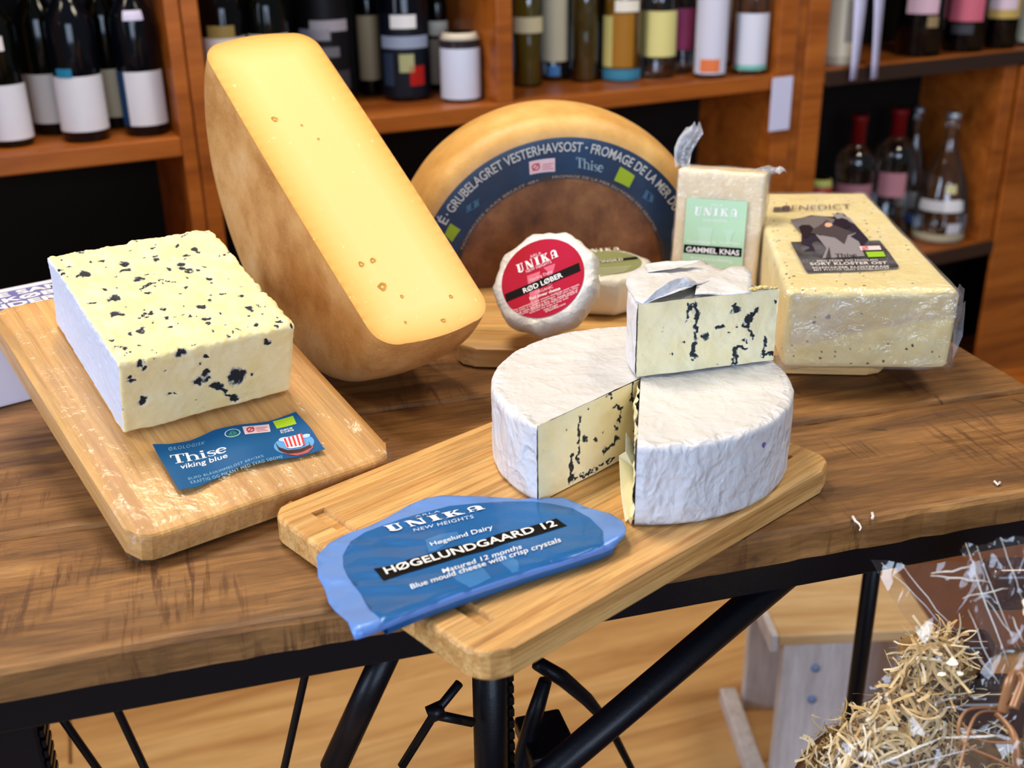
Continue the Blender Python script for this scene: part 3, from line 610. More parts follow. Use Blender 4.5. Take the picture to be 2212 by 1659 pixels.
hw = thing('half_cheese_wheel', WM, 'half wheel of yellow cheese propped up with its cut face showing', 'cheese')
ob('rind', *half_mesh(), RINDM, hw, True); V, F, E = cut_face(); ob('cut_face', V, F, PASTE, hw, True, None, {'edge': E})
HOLE = plain('cheese_eye', sr(196, 140, 56), .6)
for px, py, r in ((593, 257, .0030), (780, 570, .0026), (805, 562, .0028), (826, 619, .0042), (868, 562 + 78, .0016), (974, 640, .0018), (958, 692, .0022), (876, 696, .0012), (688, 300, .0012), (652, 270, .0012)):
    c = lp(WM, px, py, 2, -.0008); q = [(c[0] + r * (1 + .25 * math.sin(3 * t + px)) * math.cos(t), c[1] + r * (1 + .2 * math.sin(2 * t + py)) * math.sin(t), c[2]) for t in np.linspace(0, 2 * math.pi, 13)[:-1]]
    ob('eye_hole', q + [(c[0], c[1], c[2] + .0007)], [(i, (i + 1) % 12, 12) for i in range(12)], HOLE, hw)
YW, LN = -.1714, .0231; BR = Rz(YW) @ Rx(LN); BWO = np.array([.4874, 1.168, BT + .0006]) + BR @ np.array([0, HH / 2, 0]); BMm = np.stack([BR[:, 1], -BR[:, 0], BR[:, 2]], 1); BM = frame(BWO, BMm)
bw = thing('half_cheese_wheel', BM, 'half wheel of aged cheese standing upright with a blue printed ring label', 'cheese')
ob('rind', *half_mesh(), RINDB, bw, True); V, F, E = cut_face(.0001); ob('cut_face', V, F, PASTE, bw, True, None, {'edge': E})
FXL = -HH / 2 * 1.04
def face_x(r): return -HH / 2 * (1 + .04 * (1 - (r / HR) ** 2)) if r < HR - RC else -HH / 2 + RC - math.sqrt(max(RC * RC - (r - HR + RC) ** 2, 0))
def ringpt(r, t, off): return (face_x(r) * 1.0 - off, -r * math.cos(t), r * math.sin(t))
def ring(r0, r1, t0, t1, off, n=80, m=8): return grid(lambda u, v: ringpt(r0 + (r1 - r0) * v, t0 + (t1 - t0) * u, off), n, m)
def bth(px, py): q = lp(BM, px, py, 0, FXL); return math.atan2(q[2], -q[1]), math.hypot(q[1], q[2])
NAVY = NT('navy_label'); NAVY.col(NAVY.ramp(NAVY.noise(9), (.35, sr(6, 40, 74)), (.7, sr(18, 68, 108)))); NAVY.set(Roughness=.35); NAVY.bump(NAVY.noise(60), .15, .002); NAVY = NAVY.m
R1, R2 = .1690, .1228
lab = ob('ring_label', *ring(R2, R1, .005, math.pi - .005, .0008), NAVY, bw, True)
BRN = NT('brown_rind'); BRN.col(BRN.ramp(BRN.noise(26, None, 5, .6), (.3, sr(84, 48, 26)), (.52, sr(128, 80, 46)), (.72, sr(160, 108, 66)))); BRN.set(Roughness=.6); BRN.bump(BRN.noise(120), .3, .002)
tag(ob('bare_rind', *ring(.002, R2 - .0002, .004, math.pi - .004, .0006, 60, 12), BRN.m, bw, True), 'brown stained bare rind inside the ring label')
ob('ring_border', *ring(R2, R2 + .0055, .006, math.pi - .006, .0011, 80, 2), pc(66, 60, 66), lab, True)
def arc_text(s, r0, hgt, t0, t1, mat, bold=.0, nm='lettering'):
    m = text2d(s, bold); V, F = dice(m, .12); V = np.array(V); w = V[:, 0].max(); 
    ob(nm, [ringpt(r0 + y * hgt, t0 + (t1 - t0) * x / w, .0013) for x, y in V], F, mat, lab)
pale = pc(206, 206, 200); tA = bth(962, 452)[0]; tB = bth(1262, 300)[0]; tC = bth(1281, 300)[0]; tD = bth(1455, 432)[0]
arc_text('GRUBELAGRET VESTERHAVSOST', .1535, .0152, tA, tB, pale, .012); arc_text('FROMAGE DE LA MER DU', .1535, .0152, tC, tC + (tD - tC) * 1.10, pale, .012)
arc_text('·', .1535, .0152, bth(1266, 300)[0], bth(1274, 300)[0], pale, .02); arc_text('·', .1535, .0152, tA + .035, tA + .02, pale, .02); arc_text('É', .1535, .0152, tA + .105, tA + .05, pale, .012)
arc_text('NOORDZEE KAAS BRUUT 48+', .1240, .0042, 2.75, 1.78, pc(170, 160, 150)); arc_text('FROMAGE DE LA MER DU NORD DES GROTTES', .1240, .0042, 1.66, .45, pc(170, 160, 150))
def ring_patch(name, q, mat, off=.0012, parent=lab): 
    P = np.array([bth(*p) for p in q]); V, F = grid(lambda u, v: ringpt(*(lambda s: (s[1], s[0]))(P[0] * (1 - u) * (1 - v) + P[1] * u * (1 - v) + P[2] * u * v + P[3] * (1 - u) * v), off), 6, 4); return ob(name, V, F, mat, parent)
ORG = pc(236, 206, 210); LEAF = pc(160, 186, 40); ORED = pc(206, 40, 60)
c3 = crop(2.86, 850, 180)
ring_patch('organic_mark', c3((842, 565), (998, 545), (998, 462), (838, 485)), ORG)
def ring_shape(name, m, q, mat, off=.0016):
    V, F = quad_px(dice(norm2d(m), .2), q); return ob(name, [ringpt(*(bth(*p)[::-1]), off) for p in V], F, mat, lab)
OMARK = join(stroke(arcp(.5, .5, .4, .4, 0, 360, 20), [.16] * 21), stroke([(.1, .0), (.9, 1)], [.12, .12]))
ring_shape('organic_emblem', OMARK, c3((855, 545), (905, 540), (905, 488), (852, 495)), ORED); ring_shape('organic_print', join(rect(0, 0, 1, .2), rect(0, .4, .8, .6), rect(0, .8, 1, 1)), c3((920, 535), (988, 528), (988, 490), (920, 500)), pc(226, 150, 160))
ring_shape('lettering', thise2d(), c3((1130, 520), (1292, 552), (1300, 488), (1128, 455)), pc(150, 176, 190))
ring_patch('leaf_mark', c3((1362, 600), (1455, 645), (1492, 572), (1402, 515)), LEAF); ring_patch('leaf_mark', c3((316, 935), (362, 980), (414, 905), (352, 865)), LEAF)
for q in (((450, 800), (530, 760), (525, 705), (448, 760)), ((1535, 705), (1600, 745), (1610, 690), (1560, 655))):
    ring_shape('recycling_emblem', stroke(arcp(.5, .5, .45, .45, 0, 360, 18), [.08] * 19), c3(*q), pc(70, 110, 140)); ring_shape('recycling_emblem', join(rect(.3, .25, .45, .75), rect(.55, .3, .7, .7)), c3(*q), pc(70, 110, 140))

# ------------------------------------------------------------------ crumbly blue cheese block
MOULD_H = sr(132, 146, 158); MOULD_D = sr(22, 32, 40)
def paint(V, blobs, warp=.0035, seed=0):
    """mould amount at each point from blobs (centre, radius) and streaks (a, b, radius)"""
    V = np.asarray(V, float); Wp = V + np.stack([fbm(V, 260, seed + s, 3) for s in (1, 11, 21)], 1) * warp; m = np.zeros(len(V))
    for b in blobs:
        if len(b) == 2: d = np.linalg.norm(Wp - b[0], axis=1) / b[1]
        else:
            a, e, r = b; ab = e - a; t = np.clip(((Wp - a) @ ab) / (ab @ ab + 1e-12), 0, 1); d = np.linalg.norm(Wp - a - t[:, None] * ab, axis=1) / r
        m = np.maximum(m, np.clip(1.15 - .62 * d, 0, 1))
    return m
T_ = .025; BKM = LBM @ frame((.008, .1969, T_ + .0024), Rz(-.0367)); BW_, BD_, BH_ = .1442, .1718, .0682
c1 = crop(2.0738, 0, 440)
tops = [(375, 310, 22), (395, 318, 12), (345, 318, 8), (508, 425, 17), (525, 424, 10), (415, 448, 12), (520, 495, 20), (540, 500, 12), (628, 573, 16), (640, 575, 8), (810, 665, 20), (830, 680, 12), (560, 265, 18), (575, 290, 14), (555, 295, 12), (620, 335, 18), (700, 250, 14), (695, 235, 10), (830, 232, 12), (808, 270, 14), (815, 290, 14), (850, 295, 14), (840, 305, 10), (875, 205, 14), (890, 215, 12), (790, 190, 12), (825, 140, 10), (930, 335, 14), (945, 432, 10), (900, 465, 14), (912, 462, 8), (1020, 450, 8), (1115, 470, 14), (1130, 480, 10), (1150, 545, 10), (925, 515, 14), (935, 535, 8), (855, 510, 10), (1075, 415, 10), (1005, 235, 8), (430, 240, 7), (590, 212, 7), (700, 183, 6), (565, 460, 6), (680, 490, 14), (660, 510, 8), (640, 500, 8), (760, 285, 8), (800, 405, 8), (550, 645, 10), (865, 630, 8), (690, 660, 6), (300, 322, 6), (625, 510, 8), (1075, 568, 8), (790, 545, 5), (470, 280, 6), (990, 490, 7)]
tlin = [((625, 380), (690, 350), 5), ((690, 350), (720, 338), 5), ((720, 340), (780, 352), 3), ((745, 285), (765, 290), 5), ((640, 385), (620, 390), 4), ((535, 640), (575, 655), 4), ((800, 650), (835, 690), 8), ((870, 200), (905, 222), 5)]
fr_ = [(1060, 770, 34), (1040, 785, 18), (1085, 755, 18), (1130, 765, 8), (920, 760, 16), (890, 800, 18), (930, 785, 12), (965, 815, 18), (990, 820, 12), (1045, 870, 14), (1060, 880, 10), (1010, 845, 8), (635, 890, 15), (640, 870, 14), (590, 795, 12), (585, 775, 8), (625, 710, 12), (645, 735, 8), (920, 680, 10), (895, 717, 7), (1195, 620, 16), (1185, 615, 8), (740, 750, 6), (760, 857, 8), (880, 880, 5), (920, 915, 5), (660, 800, 5), (1110, 825, 5)]
flin = [((625, 690), (630, 730), 6), ((580, 770), (600, 800), 6), ((735, 860), (795, 855), 4), ((960, 815), (1015, 840), 7), ((1010, 850), (1060, 880), 7)]
V, F, N = dense_block(BW_, BD_, BH_, .00125, .0035)
blobs = []
for L_, ax, vv in ((tops, 2, BH_), (fr_, 1, -BD_ / 2)):
    for x, y, r in L_: q = c1((x, y))[0]; blobs.append((lp(BKM, *q, ax, vv), max(r, 4) * .00019))
for L_, ax, vv in ((tlin, 2, BH_), (flin, 1, -BD_ / 2)):
    for a, b, r in L_: blobs.append((lp(BKM, *c1(a)[0], ax, vv), lp(BKM, *c1(b)[0], ax, vv), max(r, 4) * .00018))
rb = np.random.default_rng(3)
for _ in range(70): blobs.append((np.array([-BW_ / 2, rb.uniform(-BD_ / 2, BD_ / 2), rb.uniform(.004, BH_)]), rb.uniform(.0008, .0020)))
for _ in range(95): blobs.append((np.array([rb.uniform(-BW_ / 2, BW_ / 2), rb.uniform(-BD_ / 2, BD_ / 2), BH_]), rb.uniform(.0007, .0019)))
for _ in range(60): blobs.append((np.array([BW_ / 2 if _ % 2 else rb.uniform(-BW_ / 2, BW_ / 2), rb.uniform(-BD_ / 2, BD_ / 2) if _ % 2 else BD_ / 2, rb.uniform(.004, BH_)]), rb.uniform(.001, .004)))
md = paint(V, blobs, .0022, 4)
near = np.exp(-np.abs(BH_ - V[:, 2]) / .006) * np.exp(-np.minimum(BW_ / 2 - np.abs(V[:, 0]), BD_ / 2 - np.abs(V[:, 1])) / .006)
dsp = fbm(V, 30, 5, 2) * .0009 + fbm(V, 160, 6, 3) * .00045 * (1 + 3 * near) + np.where(np.abs(N[:, 0]) > .8, fbm(V, 14, 8, 2) * .0012, 0) - md * .0006
V = V + N * dsp[:, None]; V[:, 2] = np.maximum(V[:, 2], 0)
ed = np.where(N[:, 0] < -.75, 1.0, 0.0)  # pale rind on one side, the window's bluish light put into its colour
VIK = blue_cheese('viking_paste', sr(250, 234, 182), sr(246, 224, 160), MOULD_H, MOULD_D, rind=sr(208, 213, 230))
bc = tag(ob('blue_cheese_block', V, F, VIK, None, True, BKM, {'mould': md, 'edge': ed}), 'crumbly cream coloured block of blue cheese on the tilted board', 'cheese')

# ------------------------------------------------------------------ blue label lying on the tilted board
LM = LBM @ Matrix.Translation((0, 0, T_ + .0030))
DBLUE = plain('label_blue', sr(12, 84, 136), .5, spec=.15)
lt = thing('cheese_label', LM, 'blue rectangular label with sailing ship lying on the wrapped board', 'label')
def lz(v): return float(.0012 + .0010 * math.sin(v[0] * 95 + .6) + .0006 * math.sin(v[1] * 140))
def on_label(name, m, q, mat, off, step=.004, parent=None):
    V, F = quad_px(m, q) if q is not None else (m[0], m[1])
    L = [lp(LM, x, y, 2, 0) for x, y in V]; V2, F2 = dice(([(p[0], p[1]) for p in L], F), step); return ob(name, [(x, y, lz((x, y)) + off) for x, y in V2], F2, mat, parent or lt)
outl = c1((683, 1088), (760, 1082), (850, 1062), (960, 1020), (1060, 1000), (1200, 975), (1325, 938), (1390, 1015), (1455, 1105), (1330, 1135), (1180, 1160), (1060, 1185), (960, 1235), (880, 1275), (800, 1290), (740, 1190))
sheet = on_label('label_sheet', (outl, [tuple(range(len(outl)))]), None, DBLUE, 0)
so = sheet.modifiers.new('t', 'SOLIDIFY'); so.thickness = .0003; so.offset = -1
e_ = .0004; pb_ = pc(130, 176, 206)
on_label('lettering', text2d('ØKOLOGISK', .0, 1.25), c1((757, 1113), (915, 1078), (920, 1063), (752, 1098)), pb_, e_)
on_label('lettering', thise2d(), c1((775, 1180), (1020, 1120), (1005, 1085), (760, 1135)), WHITE, e_)
on_label('lettering', text2d('viking blue', .005), c1((812, 1208), (1022, 1150), (1015, 1125), (806, 1180)), WHITE, e_)
on_label('lettering', text2d('BLØD BLÅSKIMMELOST 60+/36%', 0, 1.15), c1((846, 1245), (1182, 1142), (1178, 1130), (840, 1233)), pb_, e_)
on_label('lettering', text2d('KRAFTIG OG PIKANT MED SVAG SØDME', 0, 1.15), c1((858, 1262), (1268, 1142), (1264, 1129), (850, 1250)), pb_, e_)
rm = lambda: ([(x, y) for x, y in arcp(.5, .5, .5, .5, 0, 350, 35)], [tuple(range(36))])
om = on_label('organic_mark', rect(0, 0, 1, 1), c1((1098, 1043), (1212, 1025), (1205, 988), (1085, 1006)), ORG, e_)
on_label('organic_emblem', OMARK, c1((1108, 1036), (1142, 1030), (1138, 1003), (1100, 1009)), ORED, .0008, parent=om); on_label('organic_print', join(rect(0, 0, 1, .18), rect(0, .4, .8, .58), rect(0, .8, 1, 1)), c1((1150, 1028), (1200, 1020), (1196, 1000), (1146, 1008)), pc(230, 160, 170), .0008, parent=om)
on_label('leaf_mark', rect(0, 0, 1, 1), c1((1240, 1010), (1328, 993), (1312, 955), (1222, 975)), pc(170, 206, 30), e_); on_label('lettering', text2d('DK-ØKO-100', .01), c1((1256, 1026), (1310, 1015), (1308, 1006), (1254, 1017)), WHITE, e_)
on_label('lettering', text2d('EU jordbrug', .01), c1((1260, 1036), (1316, 1024), (1314, 1015), (1258, 1027)), WHITE, e_)
on_label('round_emblem', stroke(arcp(.5, .5, .46, .46, 0, 360, 24), [.07] * 25), c1((1012, 1060), (1082, 1048), (1072, 1012), (1000, 1024)), pc(190, 214, 214), e_); on_label('round_emblem', join(P2((.15, .25), (.85, .25), (.7, .1), (.3, .1)), P2((.48, .3), (.48, .85), (.2, .35)), P2((.53, .3), (.53, .85), (.8, .4))), c1((1024, 1055), (1070, 1047), (1062, 1018), (1012, 1026)), pc(60, 140, 110), e_)
sk = on_label('ship_picture', rm(), c1((1240, 1135), (1420, 1102), (1392, 1028), (1215, 1062)), pc(92, 158, 214), e_)
on_label('cloud', rm(), c1((1250, 1075), (1300, 1066), (1296, 1048), (1246, 1056)), pc(180, 206, 232), .0007, parent=sk); on_label('cloud', rm(), c1((1350, 1060), (1392, 1052), (1386, 1038), (1346, 1044)), pc(176, 202, 230), .0007, parent=sk)
on_label('sea', (c1((1247, 1100), (1290, 1108), (1340, 1100), (1400, 1085), (1404, 1095), (1380, 1118), (1330, 1130), (1280, 1124), (1256, 1112)), [tuple(range(9))]), None, pc(172, 84, 86), .0007, parent=sk)
on_label('ship_hull', (c1((1232, 1078), (1250, 1098), (1290, 1108), (1345, 1100), (1385, 1086), (1382, 1070), (1390, 1088), (1396, 1094), (1350, 1114), (1290, 1122), (1250, 1110)), [tuple(range(11))]), None, pc(60, 26, 24), .0010, parent=sk)
on_label('sail', (c1((1266, 1062), (1345, 1040), (1362, 1082), (1350, 1092), (1300, 1100), (1284, 1098)), [tuple(range(6))]), None, pc(240, 230, 230), .0010, parent=sk)
for k in range(5):
    a = 1270 + k * 18; on_label('sail_stripe', (c1((a, 1061 - k * 5), (a + 9, 1058 - k * 5), (a + 24, 1094 - k * 2.5), (a + 16, 1097 - k * 2.5)), [(0, 1, 2, 3)]), None, pc(220, 50, 60), .0013, parent=sk)

# ------------------------------------------------------------------ foil-wrapped blue cheese wheel
WC = np.array([.3791, .742]); WRD, WH = .1190, .0655; A1, A2 = math.radians(-155.5), math.radians(-117.5)
def foil(name, c=(.70, .69, .71, 1), bs=1.0):
    t = NT(name); t.col(c); t.set(Roughness=.38, Metallic=.0); t.b.inputs['Specular IOR Level'].default_value = .6
    nz = t.n('TexNoise'); nz.inputs['Scale'].default_value = 30; nz.inputs['Detail'].default_value = 3; v = t.co((1, 1, .75)); t.l(v, nz.inputs['Vector'])
    mx = t.n('VectorMath', operation='MULTIPLY_ADD'); mx.inputs[1].default_value = (.035, .035, .035); t.l(nz.outputs['Color'], mx.inputs[0]); t.l(v, mx.inputs[2]); hs = []
    for sc_, am in ((38, .75), (85, .38), (190, .16)):
        w = t.n('TexVoronoi', feature='F1'); w.inputs['Scale'].default_value = sc_; t.l(mx.outputs[0], w.inputs['Vector']); hs.append(t.math('MULTIPLY', w.outputs['Distance'], am))
    t.bump(t.math('ADD', t.math('ADD', hs[0], hs[1]), hs[2]), .9 * bs, .006); return t.m
FOIL = foil('white_foil'); FOILT = foil('white_foil_top', (.70, .685, .68, 1), .42)
WHEELP = blue_cheese('wheel_paste', sr(252, 240, 198), sr(248, 232, 180), sr(140, 152, 156), sr(34, 40, 42), .9, 500, sr(120, 108, 92))
FBMz = FBT + .0008; WMx = frame((WC[0], WC[1], FBMz), np.eye(3))
fw = thing('foil_wrapped_cheese', WMx, 'white foil wrapped blue cheese wheel with a wedge cut out of it', 'cheese')
def revolve(a0, a1, R, H, na, top=True, seed=0, zb=0.0):
    side = [(R - .005 + .005 * math.sin(t), H - .005 + .005 * math.cos(t)) for t in np.linspace(0, math.pi / 2, 7)] + [(R, z) for z in np.linspace(H - .005, .004, 26)[1:]] + [(R - .0012, .0012), (R - .004, .0)]
    tp_ = [(r, H) for r in np.linspace(0.0005, R - .005, 34)[:-1]]; pr = (tp_ if top else []) + side; V = [(r * math.cos(a), r * math.sin(a), z) for a in np.linspace(a0, a1, na + 1) for r, z in pr]; n = len(pr)
    F = [(i * n + j, i * n + j + 1, (i + 1) * n + j + 1, (i + 1) * n + j) for i in range(na) for j in range(n - 1)]; V = np.array(V)
    rr = np.hypot(V[:, 0], V[:, 1]); on_side = np.clip((rr - (R - .006)) / .005, 0, 1); rad = V[:, :2] / (rr[:, None] + 1e-9)
    cr = np.abs(fbm(V * [1, 1, .7], 48, seed, 3)); cr2 = np.abs(fbm(V, 120, seed + 4, 2))
    V[:, :2] += rad * (on_side * (cr * -.0009 + cr2 * -.0004 + .0006))[:, None]; V[:, 2] += (1 - on_side) * (cr * -.0006 + vn(V, 25, seed) * .0007) * np.clip(rr / .01, 0, 1) + on_side * np.where(V[:, 2] > H - .006, cr2 * -.0012, 0); return V, F, on_side
V, F, sd = revolve(A2, A1 + 2 * math.pi, WRD, WH, 260); fo = ob('foil', V, F, FOIL, fw, True); fo.data.materials.append(FOILT)
fo.data.polygons.foreach_set('material_index', [1 if sd[f[0]] < .02 and sd[f[2]] < .02 else 0 for f in F])
def cutp(a, R, H, blobs, name, parent, seed, R0=0.0006, rough=.0006, off=0):
    nr, nz = int(R / .0011), int(H / .0011); V, E = [], []
    for i in range(nr + 1):
        for j in range(nz + 1):
            r = R0 + (R - .0002 - R0) * i / nr; z = .0006 + (H - .0012) * j / nz; V.append((r * math.cos(a), r * math.sin(a), z)); E.append(1 - min((R - r) / .0022, z / .0012, (H - z) / .0012, 1))
    F = [(i * (nz + 1) + j, (i + 1) * (nz + 1) + j, (i + 1) * (nz + 1) + j + 1, i * (nz + 1) + j + 1) for i in range(nr) for j in range(nz)]; V = np.array(V)
    m = paint(V, blobs, .0022, seed); nn = np.array([-math.sin(a), math.cos(a), 0]); V = V + nn * (off + fbm(V, 70, seed, 4) * rough - m * .0004)[:, None]; return ob(name, V, F, WHEELP, parent, True, None, {'mould': m, 'edge': E})
c6 = crop(2.5928, 1020, 540)
def vert_px(a, M):
    """local points for pixels on the vertical plane through the axis at angle a"""
    Mi = np.array(M.inverted()); o = (Mi @ np.append(CAM, 1))[:3]; n = np.array([-math.sin(a), math.cos(a), 0])
    def f(x, y): d = Mi[:3, :3] @ ray(*c6((x, y))[0]); return o + d * (-(o @ n) / (d @ n))
    return f
f1 = vert_px(A1, WMx); K6 = .000135
bl = [(f1(x, y), r * K6) for x, y, r in ((632, 1058, 18), (640, 1068, 10), (690, 1065, 10), (740, 1110, 14), (770, 1095, 14), (800, 1065, 16), (815, 1055, 12), (805, 1000, 14), (800, 985, 10), (735, 1015, 9), (765, 810, 14), (775, 830, 10), (745, 820, 8), (800, 875, 14), (820, 885, 10), (650, 900, 8), (700, 860, 5), (565, 1270, 16), (560, 1290, 14), (600, 930, 10), (730, 1130, 10), (830, 930, 8), (945, 740, 20), (940, 790, 16), (935, 830, 14), (520, 1020, 7), (905, 1020, 8), (400, 1120, 7), (860, 1130, 10), (880, 1125, 10))]
bl += [(f1(*a), f1(*b), r * K6 * 1.4) for a, b, r in (((602, 930), (590, 1190), 7), ((560, 1150), (552, 1300), 8), ((770, 800), (775, 840), 6), ((835, 880), (820, 960), 5), ((895, 740), (890, 840), 7), ((800, 870), (840, 890), 6), ((740, 1120), (820, 1060), 8), ((600, 1270), (700, 1235), 6), ((945, 730), (940, 900), 10), ((555, 1290), (800, 1165), 5))]
cutp(A1, WRD, WH, bl, 'cut_face', fw, 31, off=.0004)
bl2 = [(np.array([r * math.cos(A2), r * math.sin(A2), z]), s) for r, z, s in zip(rb.uniform(.01, .11, 26), rb.uniform(.005, .06, 26), rb.uniform(.001, .004, 26))]
cutp(A2, WRD, WH, bl2, 'cut_face', fw, 37, rough=.0026, off=-.001)
ob('base_foil', *grid(lambda u, v: ((.002 + (WRD - .004) * v) * math.cos(A2 + (A1 + 2 * math.pi - A2) * u), (.002 + (WRD - .004) * v) * math.sin(A2 + (A1 + 2 * math.pi - A2) * u), .0003), 90, 3), FOIL, fw, True)
# crumbs and the folded foil flap inside the notch
for px, py, z, s in ((1376, 885, .046, .0045), (1384, 918, .036, .003), (1372, 980, .02, .004), (1380, 1005, .014, .0028), (1368, 1120, .004, .003), (1377, 1095, .005, .004), (1384, 1108, .003, .003)):
    p = gp(px, py, FBMz + z); V, F, N = dense_block(s * 1.5, s, s, s / 5, s * .3); V = V + N * (fbm(V + px, 500, 3, 2) * s * .2)[:, None]; q = (p[0] - WC[0], p[1] - WC[1], z)
    ob('crumb', V, F, plain('crumb', sr(240, 224, 160), .7), fw, True, Matrix.Translation(q))
pt = [gp(1337, 985, FBMz + .030), gp(1352, 975, FBMz + .036), gp(1372, 1018, FBMz + .016), gp(1378, 1075, FBMz + .004), gp(1357, 1122, FBMz + .001), gp(1350, 1128, FBMz + .001), gp(1341, 1060, FBMz + .012)]
V = [tuple(p - np.array([WC[0], WC[1], FBMz])) for p in pt]; o = ob('foil_flap', V, [(0, 1, 2), (0, 2, 6), (6, 2, 3), (6, 3, 4), (6, 4, 5)], plain('flap_foil', sr(232, 226, 196), .4), fw); so = o.modifiers.new('t', 'SOLIDIFY'); so.thickness = .0005
o = ob('foil_flap', [V[1], V[2], tuple(np.array(V[2]) + (.008, .004, .006)), tuple(np.array(V[1]) + (.003, .006, .012))], [(0, 1, 2, 3)], plain('flap_foil_inside', sr(176, 178, 168), .3, .3), fw); so = o.modifiers.new('t', 'SOLIDIFY'); so.thickness = .0004
o = ob('stain', [tuple(np.array([(WRD + .0009) * math.cos(a_), (WRD + .0009) * math.sin(a_), z_])) for a_, z_ in [(-1.18 + .018 * math.cos(t) * (1 + .3 * math.sin(3 * t)), .049 + .0022 * math.sin(t)) for t in np.linspace(0, 2 * math.pi, 12)[:-1]]], [tuple(range(11))], pc(110, 100, 170), fw)

# ------------------------------------------------------------------ the wedge lying on top of the wheel
ZT = FBMz + WH + .0012; TIP = gp(1672, 779, ZT); LFT = gp(1372, 816, ZT); aw = math.atan2(LFT[1] - TIP[1], LFT[0] - TIP[0]); Rw = float(np.hypot(*(LFT - TIP)[:2])); WHt = .0625; dA = math.radians(-37)
TWM = frame((TIP[0], TIP[1], ZT), np.eye(3)); tw = thing('blue_cheese_wedge', TWM, 'wedge of veined blue cheese with torn foil lying on the foil wheel', 'cheese')
ft = vert_px(aw, TWM)
bl = [(ft(x, y), r * K6) for x, y, r in ((1220, 320, 22), (1235, 300, 12), (1215, 345, 12), (1255, 350, 12), (1475, 330, 22), (1490, 335, 18), (1460, 320, 12), (1590, 340, 18), (1570, 355, 14), (1545, 380, 14), (1560, 390, 14), (1600, 330, 10), (1305, 482, 20), (1295, 490, 10), (1320, 470, 10), (1545, 405, 12), (1385, 435, 14), (1400, 425, 10), (1440, 460, 10), (1475, 425, 7), (1185, 515, 12), (1065, 445, 8), (1125, 575, 8), (1230, 590, 14), (1240, 605, 10), (1530, 505, 10), (1540, 520, 8), (1380, 628, 7), (1700, 290, 10), (1495, 545, 10), (1240, 680, 8), (1410, 370, 5), (950, 585, 7), (1545, 440, 10), (1570, 480, 8))]
bl += [(ft(*a), ft(*b), r * K6 * 1.5) for a, b, r in (((1255, 300), (1258, 400), 9), ((1258, 400), (1242, 600), 8), ((1210, 300), (1212, 400), 8), ((1475, 545), (1465, 640), 8), ((1480, 540), (1530, 550), 7), ((1640, 490), (1635, 590), 6), ((1550, 380), (1530, 420), 9), ((1545, 420), (1570, 490), 6), ((1590, 340), (1540, 400), 9), ((1620, 600), (1700, 570), 6))]
cutp(aw, Rw, WHt, bl, 'cut_face', tw, 41, .0008, .0007, .0)
cutp(aw + dA, Rw, WHt, bl2[:12], 'cut_face', tw, 43)
V, F, sd = revolve(aw, aw + dA, Rw, WHt, 60, False, 5); ob('foil', V, F, FOIL, tw, True)
def topf(u, v): a = aw + dA * u; r = .001 + (Rw - .005) * v; return (r * math.cos(a), r * math.sin(a), WHt - .0004)
V, F = grid(topf, 20, 40); V = np.array(V); V[:, 2] += fbm(V, 60, 3, 3) * .0006; RINDG = NT('grey_rind'); RINDG.col(RINDG.ramp(RINDG.noise(60, None, 5), (.35, sr(150, 146, 138)), (.6, sr(186, 180, 166)), (.8, sr(232, 220, 176)))); RINDG.set(Roughness=.7); RINDG.bump(RINDG.noise(300), .4, .002)
tag(ob('rind', V, F, RINDG.m, tw, True), 'grey bare rind'); ob('base', *grid(lambda u, v: (lambda p: (p[0], p[1], .0003))(topf(u, v)), 12, 4), FOIL, tw)
def sheet_px(name, pts, parent, M, mat, th=.0004, sub=None, amp=.0006):
    """sheet through pixels with heights; first point is the fan centre"""
    P3 = np.array([gp(x, y, M[2][3] + z) - np.array([M[0][3], M[1][3], M[2][3]]) for x, y, z in pts]); n = len(P3)
    bm = bmesh.new(); vs = [bm.verts.new(p) for p in P3]; c = bm.verts.new(P3.mean(0))
    for i in range(n): bm.faces.new((vs[i], vs[(i + 1) % n], c))
    bmesh.ops.subdivide_edges(bm, edges=list(bm.edges), cuts=4, use_grid_fill=True)
    bm.verts.index_update(); V = np.array([v.co[:] for v in bm.verts]); F = [tuple(v.index for v in f.verts) for f in bm.faces]; bm.free()
    V[:, 2] += fbm(V, 110, 7, 3) * amp; o = ob(name, V, F, mat, parent, True); s = o.modifiers.new('t', 'SOLIDIFY'); s.thickness = th; return o
h = WHt; HI = h + .002
sheet_px('foil_sheet', [(1352, 612, h), (1356, 596, HI), (1380, 578, HI + .001), (1420, 566, HI + .001), (1470, 564, HI + .001), (1515, 563, HI), (1555, 578, HI), (1588, 592, HI), (1540, 606, HI + .003), (1500, 614, HI + .006), (1470, 628, HI + .006), (1392, 656, h + .001), (1372, 650, h + .0005)], tw, TWM, FOILT, .0004, None, .0014)
sheet_px('foil_flap', [(1386, 655, h + .001), (1402, 640, h + .006), (1440, 612, h + .013), (1478, 594, h + .016), (1500, 604, h + .012), (1508, 612, h + .008), (1470, 626, h + .006), (1430, 640, h + .004)], tw, TWM, FOIL, .0005, None, .0015)
sheet_px('foil_flap', [(1501, 636, h + .0035), (1506, 612, h + .006), (1540, 594, h + .006), (1582, 576, h + .006), (1612, 578, h + .005), (1624, 592, h + .004), (1622, 636, h + .0005), (1560, 637, h + .001)], tw, TWM, FOILT, .0005, None, .0006)
sheet_px('foil_flap', [(1392, 572, h + .004), (1440, 566, h + .008), (1516, 562, h + .010), (1500, 570, h + .008), (1450, 582, h + .007), (1400, 588, h + .004)], tw, TWM, FOILT, .0004, None, .0006)
